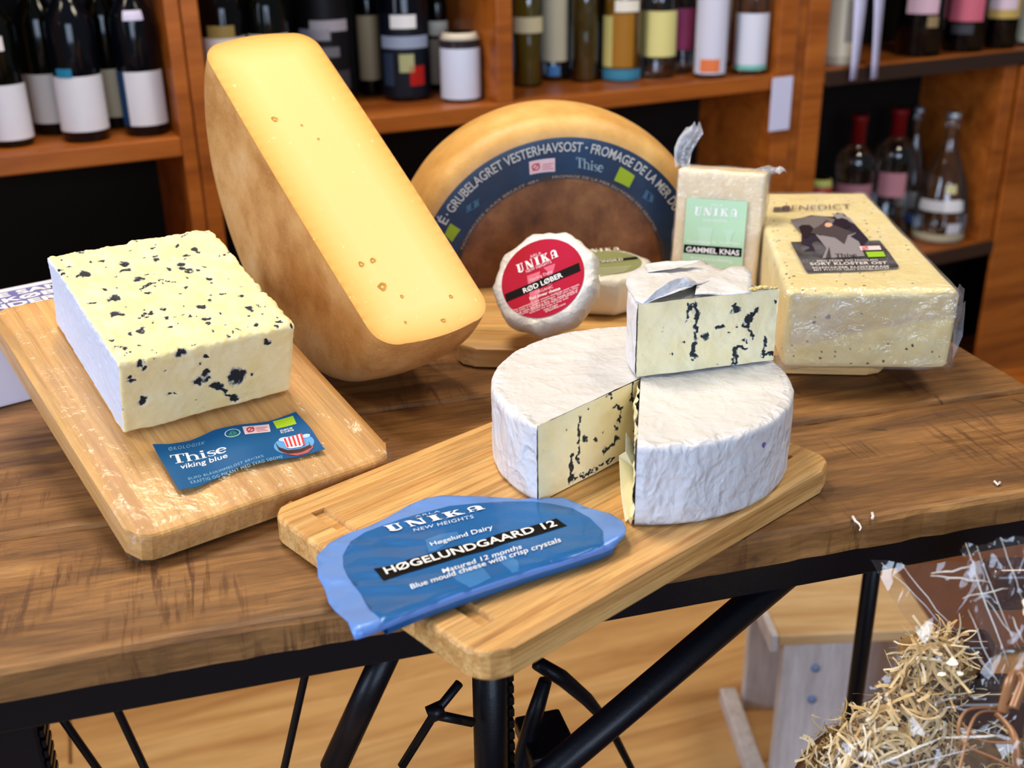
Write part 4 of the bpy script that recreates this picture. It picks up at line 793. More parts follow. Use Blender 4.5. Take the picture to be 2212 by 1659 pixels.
for k in range(26):
    r = rb.uniform(.002, .035); a = aw + dA * rb.uniform(.03, .5); s = rb.uniform(.0012, .003); V, F, N = dense_block(s * 1.4, s, s, s / 3, s * .3); ob('crumb', V, F, plain('crumb_gold', sr(236, 212, 140), .7) if k == 0 else bpy.data.materials['crumb_gold'], tw, True, Matrix.Translation((r * math.cos(a), r * math.sin(a), WHt - .0002)))

# ------------------------------------------------------------------ folded blue wrapper
c5 = crop(2.6333, 560, 920); WZ = FBT
e0, e1 = gp(*c5((560, 1165))[0], WZ + .012), gp(*c5((1960, 690))[0], WZ + .012); ux = (e1 - e0)[:2]; UL = np.linalg.norm(ux); ux /= UL; uy = np.array([-ux[1], ux[0]])
WPM = frame((e0[0], e0[1], WZ), np.array([[ux[0], uy[0], 0], [ux[1], uy[1], 0], [0, 0, 1]]))
LOW = None; RF = .0055
def wz(s, t):
    base = .0022 + .0105 * math.exp(-max(t, 0) / .055); q = np.array([[s, t, 0]])
    w = float(vn(q * [1, .5, 1], 45, 3)[0]) * .0011 + float(vn(q @ np.array([[.8, .6, 0], [-.6, .8, 0], [0, 0, 1]]) * [.5, 1.6, 1], 70, 5)[0]) * .0009
    z = base + w * min(1, .3 + t / .03) + .0012
    if LOW: d = t - np.interp(s, LOW[0], LOW[1]); z -= RF - math.sqrt(max(RF * RF - (RF - max(d, 0)) ** 2, 0)) if d < RF else 0
    return z
def wpx(x, y):
    z = .006
    for _ in range(5): p = lp(WPM, x, y, 2, z); z = wz(p[0], p[1])
    return p[0], p[1]
def wrap_shape(name, pts2, F, mat, off, step, parent):
    V, F = dice((pts2, F), step); return ob(name, [(x, y, wz(x, y) + off) for x, y in V], F, mat, parent, True)
wp = thing('cheese_wrapper', WPM, 'blue printed foil wrapper folded over on the front cutting board', 'wrapper')
LBLU = plain('wrapper_light_blue', sr(104, 146, 218), .33, .1, .2, .12, 160); MBLU = plain('wrapper_blue', sr(26, 98, 164), .33, .1, .2, .12, 160)
ol = c5((325, 740), (400, 665), (500, 612), (620, 572), (720, 525), (850, 450), (940, 412), (1040, 394), (1180, 398), (1330, 404), (1480, 416), (1600, 408), (1725, 405), (1790, 430), (1860, 462), (2000, 500), (2060, 535), (2088, 580), (2080, 618), (2020, 655), (1960, 682), (1800, 735), (1500, 828), (1200, 930), (1000, 1000), (840, 1062), (690, 1125), (600, 1158), (540, 1175), (505, 1115), (430, 1050), (395, 1005), (375, 930), (335, 860))
il = c5((475, 740), (520, 660), (600, 608), (700, 570), (900, 505), (1080, 458), (1240, 442), (1400, 432), (1560, 432), (1660, 445), (1780, 470), (1880, 525), (1955, 600), (1962, 670), (1800, 728), (1500, 821), (1200, 922), (1000, 992), (840, 1054), (685, 1118), (630, 1050), (580, 960), (505, 860), (478, 800))
O2 = [wpx(*p) for p in ol]; I2 = [wpx(*p) for p in il]
lw0 = sorted(wpx(*p) for p in c5((2020, 655), (1960, 682), (1800, 735), (1500, 828), (1200, 930), (1000, 1000), (840, 1062), (690, 1125), (600, 1158), (540, 1175))); LOW = ([p[0] for p in lw0], [p[1] for p in lw0])
V2, F2 = poly_fill(O2, .0045)
V = [(x, y, wz(x, y)) for x, y in V2]; sheet = ob('foil_sheet', V, F2, LBLU, wp, True); so = sheet.modifiers.new('t', 'SOLIDIFY'); so.thickness = .0004; so.offset = -1
V2, F2 = poly_fill(I2, .0045); inner = ob('label_field', [(x, y, wz(x, y) + .00035) for x, y in V2], F2, MBLU, wp, True)
# rolled fold under the lower edge and the lower layer
V, F = [], []; nl = 30
for i in range(nl):
    x = LOW[0][0] + .022 + (LOW[0][-1] - LOW[0][0] - .022) * i / (nl - 1); y = float(np.interp(x, *LOW)); z = wz(x, y)
    for k in range(9): a = math.pi / 2 * k / 8; V.append((x, y + RF * (1 - math.cos(a)), .0008 + (z - .0008) * (1 - math.sin(a))))
    V += [(x, y + .02, .0008), (x, y + .045, .0010)]
m = 11
F = [(i * m + j, i * m + j + 1, (i + 1) * m + j + 1, (i + 1) * m + j) for i in range(nl - 1) for j in range(m - 1)]
ob('fold', V, F, MBLU, wp, True)
def wrap_text(m, q, mat, step=.003, off=.0013):
    V, F = quad_px(m, c5(*q)); P_ = [wpx(*p) for p in V]; wrap_shape('lettering', P_, F, mat, off, step, inner)
def wrap_poly(name, q, mat, off): wrap_shape(name, [wpx(*p) for p in c5(*q)], [tuple(range(len(q)))], mat, off, .005, inner)
LIGHT2 = plain('wrapper_watermark', sr(58, 124, 190), .33, .1, .2)
wrap_poly('watermark', ((945, 650), (1030, 618), (1130, 605), (1135, 640), (1000, 715), (965, 720)), LIGHT2, .0005); wrap_poly('watermark', ((1060, 835), (1250, 780), (1320, 870), (1200, 925), (1120, 880)), LIGHT2, .0005); wrap_poly('watermark', ((1330, 742), (1400, 722), (1470, 770), (1480, 830), (1440, 840), (1370, 780)), LIGHT2, .0005)
bar = ((650, 818), (1000, 722), (1350, 622), (1690, 530), (1752, 572), (1400, 672), (1050, 780), (708, 885)); wrap_poly('black_bar', bar, INK, .0007)
wrap_text(text2d('HØGELUNDGAARD 12', .016), ((725, 855), (1698, 578), (1670, 545), (700, 818)), WHITE, .004, .0016)
wrap_text(unika2d(), ((748, 612), (1288, 480), (1260, 455), (706, 578)), WHITE, .003, .0013)
wrap_text(text2d('NEW HEIGHTS', .0, 1.1), ((882, 610), (1222, 532), (1214, 514), (876, 594)), pc(206, 220, 240), .003); wrap_text(text2d('ARLA', .0, 1.15), ((888, 530), (1030, 498), (1026, 488), (884, 520)), pc(176, 198, 226), .003)
wrap_text(text2d('Høgelund Dairy', .006), ((985, 698), (1335, 602), (1322, 570), (968, 672)), pc(232, 238, 246), .003)
wrap_text(text2d('Matured 12 months', .006), ((1048, 848), (1495, 706), (1488, 680), (1038, 824)), pc(236, 240, 248), .003); wrap_text(text2d('Blue mould cheese with crisp crystals', .006), ((872, 946), (1722, 676), (1708, 640), (856, 912)), pc(236, 240, 248), .003)

# ------------------------------------------------------------------ small round cheeses
def puck(name, M, R, H, label, mat, seed, sides=9):
    t = thing(name, M, label, 'cheese', 'small round cheeses'); na = 96; V = []
    prof = [(.001, H), (R * .5, H), (R * .82, H), (R * .90, H - .0008), (R * .97, H - .004), (R, H - .009), (R * .99, H * .5), (R * .95, .010), (R * .86, .003), (R * .7, .0008), (R * .3, .0004), (.001, .0004)]
    for i in range(na):
        a = 2 * math.pi * i / na; f = (a * sides / (2 * math.pi)) % 1; k = math.cos(math.pi / sides) / math.cos((f - .5) * 2 * math.pi / sides)
        for r, z in prof:
            rr = r * (k * .9 + .1 if r > R * .8 else 1); V.append((rr * math.cos(a), rr * math.sin(a), z))
    n = len(prof); F = [(i * n + j, ((i + 1) % na) * n + j, ((i + 1) % na) * n + j + 1, i * n + j + 1) for i in range(na) for j in range(n - 1)]; V = np.array(V)
    r_ = np.hypot(V[:, 0], V[:, 1]); wv = np.clip((r_ - R * .8) / (R * .1), 0, 1); d = (np.abs(fbm(V, 45, seed, 3)) - .3) * .0030 * wv; V[:, :2] += V[:, :2] / (r_[:, None] + 1e-6) * d[:, None]; V[:, 2] = np.maximum(V[:, 2] + np.where(V[:, 2] > H * .9, -np.abs(d) * .5, 0), .0002)
    ob('foil_wrap', V, F, mat, t, True); return t
FOIL2 = foil('white_wrap_foil', (.74, .73, .71, 1), .6)
rc_, RMx = np.array([.3944, .9909, .9901]), Rz(-.8261) @ Rx(.8283); RH, RR = .037, .0565
RDM = frame(rc_ - RMx @ np.array([0, 0, RH + .0004]) + np.array([0, 0, .0035]), RMx)
rd = puck('small_round_cheese', RDM, RR, RH, 'small foil wrapped cheese with round red label leaning on its side', FOIL2, 3)
def dsk(M, zl, r, n=64): return [(r * math.cos(2 * math.pi * k / n), r * math.sin(2 * math.pi * k / n), zl) for k in range(n)], [tuple(range(n))]
MAG = NT('magenta_label'); MAG.col(MAG.ramp(MAG.noise(12), (.35, sr(172, 10, 34)), (.7, sr(184, 14, 70)))); MAG.set(Roughness=.55); MAG.b.inputs['Specular IOR Level'].default_value = .12; MAG = MAG.m
rl = ob('round_label', *dsk(RDM, RH + .0006, .043), MAG, rd)
def rp(m, q, mat, dz=.0004, M=RDM, par=rl, z0=RH + .0006, nm='lettering'): V, F = quad_px(m, q) if q else (m[0], m[1]); return ob(nm, [lp(M, x, y, 2, z0 + dz) for x, y in V], F, mat, par)
PK = plain('label_pink', sr(206, 70, 110), .3); LPK = pc(240, 196, 206)
rp(P2(*c3((825, 1190), (905, 1160), (900, 1290), (890, 1390), (850, 1400), (840, 1300))), None, PK, .0002, nm='watermark'); rp(P2(*c3((925, 1140), (1000, 1112), (985, 1170), (975, 1240), (955, 1250), (950, 1160))), None, PK, .0002, nm='watermark')
rp(rect(0, 0, 1, 1), c3((698, 1350), (1155, 1158), (1145, 1108), (686, 1304)), INK, .0004, nm='black_bar'); rp(text2d('RØD LØBER', .02), c3((806, 1298), (1048, 1196), (1036, 1166), (796, 1268)), WHITE, .0008)
rp(unika2d(), c3((772, 1175), (1020, 1072), (1005, 1022), (756, 1122)), WHITE); rp(text2d('ARLA', .0), c3((846, 1082), (915, 1055), (910, 1038), (840, 1064)), LPK); rp(text2d('NEW HEIGHTS', .01), c3((822, 1172), (978, 1108), (972, 1092), (816, 1156)), LPK)
rp(text2d('Gjesing Dairy', .005), c3((846, 1230), (985, 1174), (978, 1152), (838, 1208)), LPK); rp(text2d('ORGANIC', .0), c3((880, 1302), (988, 1262), (982, 1246), (874, 1286)), LPK); rp(text2d('Red smear cheese', .015), c3((844, 1340), (1032, 1274), (1026, 1256), (838, 1322)), WHITE)
for k, s in enumerate(('The contrasts in this cheese challenge your senses', 'and make it a unique experience. The core is silky-', 'soft while the rind is firm. The cheese smells of', 'honey, ripened flower fields and barnyard', 'whereas the taste is salty with', 'notes of umami.', 'arlaunika.com')):
    x0 = 735 + k * 9 + (0, 0, 12, 22, 70, 150, 150)[k]; x1 = 1148 - k * 4 - (0, 0, 0, 0, 50, 110, 60)[k]; y0 = 1414 + k * 14; sl = -.40
    yy = lambda x: y0 + (x - 735) * sl; rp(text2d(s, .01), c3((x0, yy(x0)), (x1, yy(x1)), (x1 - 4, yy(x1) - 13), (x0 - 4, yy(x0) - 13)), pc(240, 214, 220), .0004)
gc = gp(1301, 566, BT + .0475); GM = frame((gc[0], gc[1], BT + .001), Rz(-.15)); GH = .046
gr = puck('small_round_cheese', GM, .058, GH, 'small cream wrapped cheese with round olive green label lying flat', foil('cream_wrap', (.76, .72, .63, 1), .3), 8, 8)
gl = ob('round_label', *dsk(GM, GH + .0006, .043), plain('olive_label', sr(138, 142, 96), .4), gr)
g_ = lambda m, q, mat, dz=.0004, nm='lettering': rp(m, q, mat, dz, GM, gl, GH + .0006, nm)
g_(unika2d(), c3((1175, 1050), (1400, 1032), (1392, 1012), (1170, 1024)), pc(226, 224, 206)); g_(rect(0, 0, 1, 1), c3((1120, 1128), (1512, 1084), (1506, 1070), (1118, 1112)), INK, .0004, 'black_bar'); g_(text2d('KRONGILD', .02), c3((1215, 1116), (1420, 1094), (1416, 1080), (1212, 1102)), pc(226, 224, 206), .0008)
for k in range(4): g_(rect(0, 0, 1, 1), c3((1250 + k * 8, 1150 + k * 12), (1470 - k * 14, 1132 + k * 11), (1469 - k * 14, 1127 + k * 11), (1249 + k * 8, 1145 + k * 12)), pc(180, 182, 150), .0004, 'print_line')

# ------------------------------------------------------------------ vacuum packed slab with mint label
A_, B_ = gp(1440, 642, BT), gp(1628, 662, BT); gx = (B_ - A_) / np.linalg.norm(B_ - A_); gyw = math.atan2(gx[1], gx[0]); GW = float(np.linalg.norm(B_ - A_)); lean = math.radians(-4)
gcn = (A_ + B_) / 2; GKM = frame((gcn[0], gcn[1], BT + .0022), Rz(gyw) @ Rx(lean)); tl = lp(GKM, 1465, 365, 1, 0); tr = lp(GKM, 1656, 372, 1, 0); GHt = float((tl[2] + tr[2]) / 2); gx0, gx1 = float(tl[0] + .0), float(tr[0])
gk = thing('packed_cheese_slab', GKM, 'pale cheese slab in a clear vacuum bag with mint green label standing upright', 'cheese')
V, F, N = dense_block(.094, GHt - .001, .03, .004, .004); w0 = GW
V = np.array(V); V = np.stack([V[:, 0], .0305 - V[:, 2], V[:, 1] + GHt / 2], 1)   # stand it up, front face at y=0.0005
sc = (gx1 - gx0) / .094; V[:, 0] = V[:, 0] * (sc if .7 < sc < 1.4 else 1) + (gx0 + gx1) / 2
sh = ((gx0 + gx1) / 2); V = V + np.stack([fbm(V, 30, 2, 2) * .0006] * 3, 1)
V[:, 0] += -sh * (1 - V[:, 2] / GHt); V[:, 2] = np.maximum(V[:, 2], .0003)
PALE = NT('pale_hard_cheese'); PALE.col(PALE.ramp(PALE.noise(50, None, 5), (.3, sr(246, 224, 176)), (.7, sr(252, 236, 200)))); PALE.set(Roughness=.35); PALE = PALE.m
ob('slab', V, F, PALE, gk, True)
BAG = film('vacuum_bag', (.96, .95, .95, 1), .05, .16, .9, 70, .06)
Vb = (V - V.mean(0)) * np.array([1.035, 1.10, 1.012]) + V.mean(0); Vb += np.stack([fbm(Vb, 60, 12 + k, 3) * .0008 for k in range(3)], 1); Vb[:, 2] = np.maximum(Vb[:, 2], .0001); tag(ob('vacuum_bag', Vb, F, BAG, gk, True), 'clear crinkled vacuum bag')
# twisted bag tails
def tail(pts, ws, name):
    n = 11; V = []
    for (x, y, dy), w in zip(pts, ws):
        p = lp(GKM, x, y, 1, dy)
        for k in range(n): t = k / (n - 1) * 2 - 1; V.append((p[0] + t * w, p[1] + .006 * math.sin(t * 7 + y * .05) * (w / .02), p[2] + .003 * math.cos(t * 5 + x)))
    F = [(i * n + j, i * n + j + 1, (i + 1) * n + j + 1, (i + 1) * n + j) for i in range(len(pts) - 1) for j in range(n - 1)]; return ob(name, V, F, film('bag_tail', (.9, .89, .88, 1), .22, .3, 1, 50, .1) if 'bag_tail' not in bpy.data.materials else bpy.data.materials['bag_tail'], gk, True)
tail([(1480, 364, .014), (1474, 345, .016), (1476, 325, .018), (1486, 300, .018), (1500, 282, .016), (1504, 268, .014)], (.010, .0085, .010, .0115, .0095, .004), 'bag_tail'); tail([(1640, 372, .015), (1658, 368, .02), (1675, 364, .02), (1688, 370, .018)], (.012, .009, .010, .007), 'bag_tail')
MINT = plain('mint_label', sr(186, 224, 188), .5); c4 = crop(2.7241, 1400, 250); gz = -.0030
gm = lambda nm, m, q, mat, dz=0, par=gk: print_px(nm, m, q, GKM, 1, gz - dz, mat, par)
ml = gm('mint_label', rect(0, 0, 1, 1), c4((196, 890), (552, 905), (586, 505), (228, 482)), MINT)
gm('watermark', P2(*c4((285, 655), (388, 658), (370, 700), (362, 770), (300, 768), (296, 700))), None, pc(192, 228, 198), .0003, ml); gm('watermark', P2(*c4((430, 668), (518, 672), (495, 700), (480, 760), (462, 758), (455, 700))), None, pc(192, 228, 198), .0003, ml)
gm('lettering', unika2d(), c4((272, 586), (526, 600), (530, 550), (276, 534)), WHITE, .0004, ml); gm('lettering', text2d('ARLA', 0), c4((368, 532), (440, 536), (441, 520), (369, 516)), pc(236, 244, 236), .0004, ml); gm('lettering', text2d('NYE HØJDER', .01), c4((324, 624), (466, 632), (467, 614), (325, 606)), pc(236, 244, 236), .0004, ml)
gm('black_bar', rect(0, 0, 1, 1), c4((207, 806), (548, 832), (552, 780), (212, 756)), INK, .0004, ml); gm('lettering', text2d('GAMMEL KNAS', .025), c4((222, 800), (536, 824), (538, 792), (225, 768)), WHITE, .0008, ml)
gm('lettering', text2d('Fremstillet på Nr. Vium Mejeri', .005), c4((230, 752), (540, 768), (541, 744), (231, 728)), pc(240, 248, 240), .0004, ml); gm('lettering', text2d('En nyfortolkning', .005), c4((252, 850), (496, 872), (498, 846), (254, 826)), pc(240, 248, 240), .0004, ml)

# ------------------------------------------------------------------ peppered cheese loaf in a plastic bag
PBM = frame((.6526, .815, BT + .0012), Rz(-.3964) @ Rx(.045)); PW, PD, PH, TP = .157, .3108, .0785, .17
V, F, N = dense_block(PW, PD, PH, .0016, .006); V[:, 1] += PD / 2; taper = lambda y: 1 - TP * y / PD
rb2 = np.random.default_rng(11); blobs = []
for x, y, r in ((1058, 1182, 10), (1045, 1188, 6), (975, 1220, 9), (985, 1190, 5), (1260, 1165, 6), (1130, 1335, 6), (1190, 1375, 5), (1195, 1460, 4), (1295, 1465, 9), (1015, 1430, 7), (860, 1420, 6), (1520, 1370, 7), (1555, 1350, 7), (1410, 1340, 5), (1390, 1385, 5), (1385, 1448, 7), (1105, 1390, 5), (1350, 1085, 5), (1100, 1420, 5), (1675, 1390, 6), (1305, 1375, 6), (940, 1325, 5), (850, 1350, 5), (1708, 1420, 5), (990, 1515, 6), (1020, 1390, 5)): blobs.append((lp(PBM, *c4((x, y))[0], 1, 0), max(r, 5) * .00017))
for _ in range(120): blobs.append((np.array([rb2.uniform(-PW / 2, PW / 2), rb2.uniform(0, PD), PH]), rb2.uniform(.0006, .0013)))
for _ in range(40): blobs.append((np.array([-PW / 2, rb2.uniform(0, PD), rb2.uniform(0, PH)]), rb2.uniform(.0008, .0014)))
mdp = paint(V, blobs, .0008, 21); V = V + N * (fbm(V, 22, 3, 2) * .0009 + np.where(N[:, 1] < -.8, fbm(V, 60, 4, 3) * .0012, 0))[:, None]; V[:, 0] *= taper(V[:, 1]); V[:, 2] = np.maximum(V[:, 2], .0004)
PEP = blue_cheese('pepper_paste', sr(248, 232, 176), sr(242, 222, 158), sr(150, 140, 110), sr(30, 26, 24), .4)
pc_ = thing('peppered_cheese_loaf', PBM, 'long pale cheese loaf with pepper specks in a clear bag with black label', 'cheese'); ob('loaf', V, F, PEP, pc_, True, None, {'mould': mdp})
V, F, N = dense_block(PW + .004, PD + .004, PH + .003, .004, .008); V[:, 1] += PD / 2
fy = np.clip(1 - V[:, 1] / .06, 0, 1); V = V + N * (np.abs(fbm(V * [1, .5, 1], 35, 6, 3)) * (.0010 + .0035 * fy) * np.where(N[:, 2] > .5, .35, 1))[:, None]; V[:, 0] *= taper(V[:, 1]); V[:, 2] = np.maximum(V[:, 2] - .0007, .0001)
PBAG = film('plastic_bag', (.97, .965, .95, 1), .04, .12, .9, 60, .07); tag(ob('plastic_bag', V, F, PBAG, pc_, True), 'clear wrinkled plastic bag')
# crumpled flap of the bag folded across the front
FLAP = film('bag_flap', (.95, .94, .92, 1), .09, .2, .8, 45, .08)
def flap(q, ys, nm, amp=.002):
    P3 = np.array([lp(PBM, *c4(p)[0], 1, y) for p, y in zip(q, ys)])
    fn = lambda u, v: P3[0] * (1 - u) * (1 - v) + P3[1] * u * (1 - v) + P3[2] * u * v + P3[3] * (1 - u) * v
    V, F = grid(lambda u, v: tuple(fn(u, v)), 40, 16); V = np.array(V); V[:, 1] -= np.abs(fbm(V, 55, len(nm) + int(q[0][0]), 3)) * amp; V[:, 2] += fbm(V, 40, 5, 2) * amp * .8; return ob(nm, V, F, FLAP, pc_, True)
flap(((835, 1360), (1440, 1240), (1560, 1075), (850, 1060)), (-.006, -.008, -.008, -.006), 'bag_flap'); flap(((1440, 1235), (1810, 1190), (1830, 1010), (1540, 1090)), (-.008, -.006, -.004, -.008), 'bag_flap')
flap(((1790, 1440), (1850, 1300), (1868, 1090), (1800, 1130)), (-.002, .004, .012, -.003), 'bag_ear'); flap(((1770, 1080), (1850, 1110), (1862, 1020), (1830, 990)), (-.004, .01, .012, .002), 'bag_ear', .003)
zt_ = PH + .0022; bmk = lambda nm, m, q, mat, dz=0, par=None: print_px(nm, m, q, PBM, 2, zt_ + dz, mat, par)
LBK = plain('black_label', sr(24, 16, 22), .6, spec=.08); G1, G2, G3, G4 = pc(112, 104, 104), pc(140, 134, 140), pc(72, 62, 66), pc(40, 32, 48)
pl = bmk('black_label', P2(*c4((838, 742), (1362, 733), (1420, 805), (1476, 885), (1468, 893), (940, 922), (928, 912))), None, LBK, 0, pc_)
bmk('monk_figure', P2(*c4((900, 800), (905, 660), (890, 640), (860, 630), (840, 610), (905, 600), (960, 585), (1090, 595), (1110, 570), (1150, 575), (1210, 630), (1300, 730), (1240, 790))), None, G4, .0003, pl)
bmk('monk_hood', P2(*c4((835, 612), (905, 602), (935, 595), (985, 588), (1040, 592), (1100, 610), (1080, 640), (1010, 650), (930, 680), (905, 690), (870, 660))), None, G1, .0006, pl); bmk('monk_hood', P2(*c4((1078, 570), (1108, 580), (1146, 570), (1150, 588), (1185, 600), (1220, 640), (1180, 620), (1110, 605))), None, G2, .0006, pl)
bmk('monk_face', P2(*c4((885, 655), (905, 642), (950, 642), (972, 660), (960, 690), (930, 720), (905, 700))), None, pc(34, 22, 30), .0008, pl); bmk('monk_face', P2(*c4((1100, 612), (1140, 600), (1175, 612), (1195, 650), (1160, 665), (1110, 650))), None, pc(34, 22, 36), .0008, pl)
bmk('monk_robe', P2(*c4((975, 685), (1010, 705), (1190, 685), (1225, 690), (1190, 710), (1240, 740), (1275, 825), (1180, 832), (1025, 838), (1050, 780))), None, G2, .0008, pl); bmk('monk_robe', P2(*c4((1045, 838), (1066, 770), (1078, 838))), None, G3, .0011, pl)
bmk('monk_cape', P2(*c4((955, 690), (985, 660), (1025, 635), (1050, 610), (1085, 640), (1140, 660), (1215, 690), (1175, 700), (1155, 755), (1100, 715), (1010, 700))), None, G3, .0012, pl); bmk('monk_face', P2(*c4((1038, 640), (1052, 628), (1078, 632), (1086, 645), (1065, 656), (1045, 653))), None, pc(224, 170, 140), .0015, pl)
bmk('lettering', thise2d(), c4((1102, 832), (1230, 828), (1226, 808), (1100, 811)), pc(60, 52, 58), .0014, pl); om = bmk('organic_mark', rect(0, 0, 1, 1), c4((1252, 792), (1374, 788), (1362, 764), (1242, 768)), ORG, .0014, pl); bmk('organic_emblem', OMARK, c4((1262, 790), (1298, 788), (1292, 767), (1256, 769)), ORED, .0017, pl)
bmk('leaf_mark', rect(0, 0, 1, 1), c4((1296, 832), (1398, 828), (1384, 798), (1280, 801)), pc(150, 196, 40), .0014, pl)
for s, q, b in (('MED PEBER OG HVIDLØG', ((996, 860), (1352, 853), (1350, 842), (992, 849)), .005), ('SORT KLOSTER OST', ((956, 880), (1408, 872), (1404, 856), (950, 864)), .03), ('SCHWARZER KLOSTERKÄSE', ((968, 900), (1420, 892), (1416, 878), (962, 886)), .02), ('MIT PFEFFER UND KNOBLAUCH', ((978, 914), (1416, 904), (1413, 893), (974, 903)), .005)): bmk('lettering', text2d(s, b, 1.05), c4(*q), pc(214, 206, 204), .0005, pl)
bmk('lettering', text2d('BENEDICT', .0, 1.02), c4((790, 556), (1198, 546), (1188, 518), (800, 528)), pc(116, 90, 62), 0, pc_); bmk('label_mark', rect(0, 0, 1, 1), c4((735, 560), (782, 558), (784, 536), (740, 538)), pc(90, 72, 58), 0, pc_); bmk('label_mark', rect(0, 0, 1, 1), c4((784, 558), (836, 556), (836, 531), (787, 533)), pc(70, 40, 60), 0, pc_)

# ------------------------------------------------------------------ background furniture under the table
wz_ = .30; q0, q1, q2, q3 = gp(1690, 1375, wz_), gp(1842, 1368, wz_), gp(1652, 1262, wz_), gp(1850, 1250, wz_)
yaw_s = math.atan2((q1 - q0)[1], (q1 - q0)[0]); SW = float(np.linalg.norm(q1 - q0)) + .03; SD_ = .22
STM = frame((q0[0], q0[1], 0), Rz(yaw_s)); st = thing('step_stool', STM, 'whitewashed low wooden stool with pale top behind the table', 'stool')
GRYW = wood('whitewashed_wood', sr(196, 186, 184), sr(222, 214, 212), sr(232, 226, 226), (30, 30, 4), .6, .1, .15); PALEW = wood('pale_pine', sr(206, 162, 108), sr(228, 190, 138), sr(236, 204, 156), (3, 30, 30), .5, .1, .15)
ob('top', *box(-.004, SW + .1, .002, SD_, wz_ - .02, wz_, .003), PALEW, st); lg = ob('leg_board', *box(.006, SW - .006, .004, .024, 0, wz_ - .0205, .002), GRYW, st)
for z in (.235, .175): ob('screw_plug', *lathe([(.007, 0), (.007, .003)], 14), pc(120, 140, 180), lg, True, Matrix.Translation((SW * .42, .004, z)) @ Matrix.Rotation(math.pi / 2, 4, 'X'))
ob('leg_board', *box(SW + .06, SW + .08, .03, SD_ - .02, 0, wz_ - .0205, .002), GRYW, st); ob('edge_trim', *box(-.016, -.0045, .002, SD_, wz_ - .03, wz_ + .001, .002), GRYW, st); ob('foot_runner', *box(-.03, -.001, -.08, SD_, 0, .03, .003), GRYW, st); ob('rear_board', *box(.006, SW + .05, SD_ - .03, SD_ - .01, 0, wz_ - .0205, .002), GRYW, st)
b0 = gp(1880, 1560, 0); CBM = frame((b0[0] + .06, b0[1] + .1, 0), Rz(math.radians(-8))); cb = thing('display_cabinet', CBM, 'low brown panelled cabinet standing behind the table', 'cabinet')
ob('side_panel', *box(0, .62, 0, .012, .02, .43, .001), plain('brown_panel', sr(150, 92, 52), .5, var=.15), cb); ob('side_panel', *box(0, .012, .0125, .30, .02, .43, .001), bpy.data.materials['brown_panel'], cb); ob('top_board', *box(-.01, .63, -.01, .31, .4305, .45, .003), SHELFW, cb); ob('plinth', *box(.02, .60, .02, .28, 0, .0195, .001), BLACKM, cb)

# ------------------------------------------------------------------ gift basket in cellophane
BC = CAM + ray(2105, 1690) * .80; bz = BC[2]; 
gpx = lambda x, y, dep: CAM + ray(x, y) * dep
GB = frame((BC[0], BC[1], bz - .12), Rz(YAW)); Gi = GB.inverted(); L = lambda x, y, dep: tuple(Gi @ Vector(gpx(x, y, dep)))
gb = thing('gift_basket', GB, 'gift basket of wood wool and chocolates wrapped in clear cellophane with ribbon', 'gift basket')
WICK = wood('wicker', sr(90, 56, 28), sr(126, 82, 44), sr(150, 104, 60), (20, 20, 20), .6); bv = lathe([(.10, 0), (.115, .03), (.125, .08), (.118, .08), (.10, .01)], 40); ob('basket', *bv, WICK, gb, True)
cx, cy_, cz = L(2080, 1640, .80); SV, SF = [], []
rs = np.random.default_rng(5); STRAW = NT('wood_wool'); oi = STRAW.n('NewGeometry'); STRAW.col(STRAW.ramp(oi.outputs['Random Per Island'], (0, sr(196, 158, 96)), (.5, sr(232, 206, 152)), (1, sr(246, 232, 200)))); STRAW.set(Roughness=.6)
def straw(c, n, sx_, sz_, lmin=.02, lmax=.05):
    global SV, SF
    for _ in range(n):
        u = rs.normal(size=3); u /= np.linalg.norm(u); rad = rs.uniform(.75, 1.0); p = np.array(c) + u * np.array([sx_, sx_ * .7, sz_]) * rad; d = rs.normal(size=3); d -= u * (d @ u); d /= np.linalg.norm(d); k = rs.uniform(-1, 1, 3) * 60; w = rs.uniform(.0012, .0028); b0_ = len(SV); ns = 9; ln = rs.uniform(lmin, lmax)
        for i in range(ns + 1):
            side = np.cross(d, u); SV += [tuple(p + side * w / 2), tuple(p - side * w / 2)]; p = p + d * ln / ns; d = d + np.cross(k, d) * ln / ns + u * rs.normal() * .12; d /= np.linalg.norm(d)
        SF += [(b0_ + 2 * i, b0_ + 2 * i + 1, b0_ + 2 * i + 3, b0_ + 2 * i + 2) for i in range(ns)]
straw(L(2010, 1470, .83), 300, .028, .040, .012, .03); straw(L(1925, 1610, .83), 300, .045, .036, .012, .03); straw(L(2050, 1610, .85), 240, .06, .04, .012, .03); straw(L(2000, 1690, .83), 240, .10, .025, .012, .03)
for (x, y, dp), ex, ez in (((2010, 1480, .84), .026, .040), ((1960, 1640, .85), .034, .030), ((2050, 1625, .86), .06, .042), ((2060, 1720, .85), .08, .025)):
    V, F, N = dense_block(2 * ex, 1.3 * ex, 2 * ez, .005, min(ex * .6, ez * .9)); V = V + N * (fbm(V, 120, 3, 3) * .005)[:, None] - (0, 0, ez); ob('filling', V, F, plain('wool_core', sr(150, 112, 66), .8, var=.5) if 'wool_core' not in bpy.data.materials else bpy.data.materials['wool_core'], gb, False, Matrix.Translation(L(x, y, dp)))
straw(L(2020, 1440, .82), 160, .022, .03, .015, .035); straw(L(1960, 1580, .82), 260, .04, .04, .012, .03); straw(L(1880, 1640, .82), 220, .05, .022, .012, .03)
tag(ob('wood_wool', SV, SF, STRAW.m, gb), 'pale curly wood wool filling', None, None, 'stuff')
CHO = plain('dark_brown_wrap', sr(58, 30, 26), .25, 0, .5)
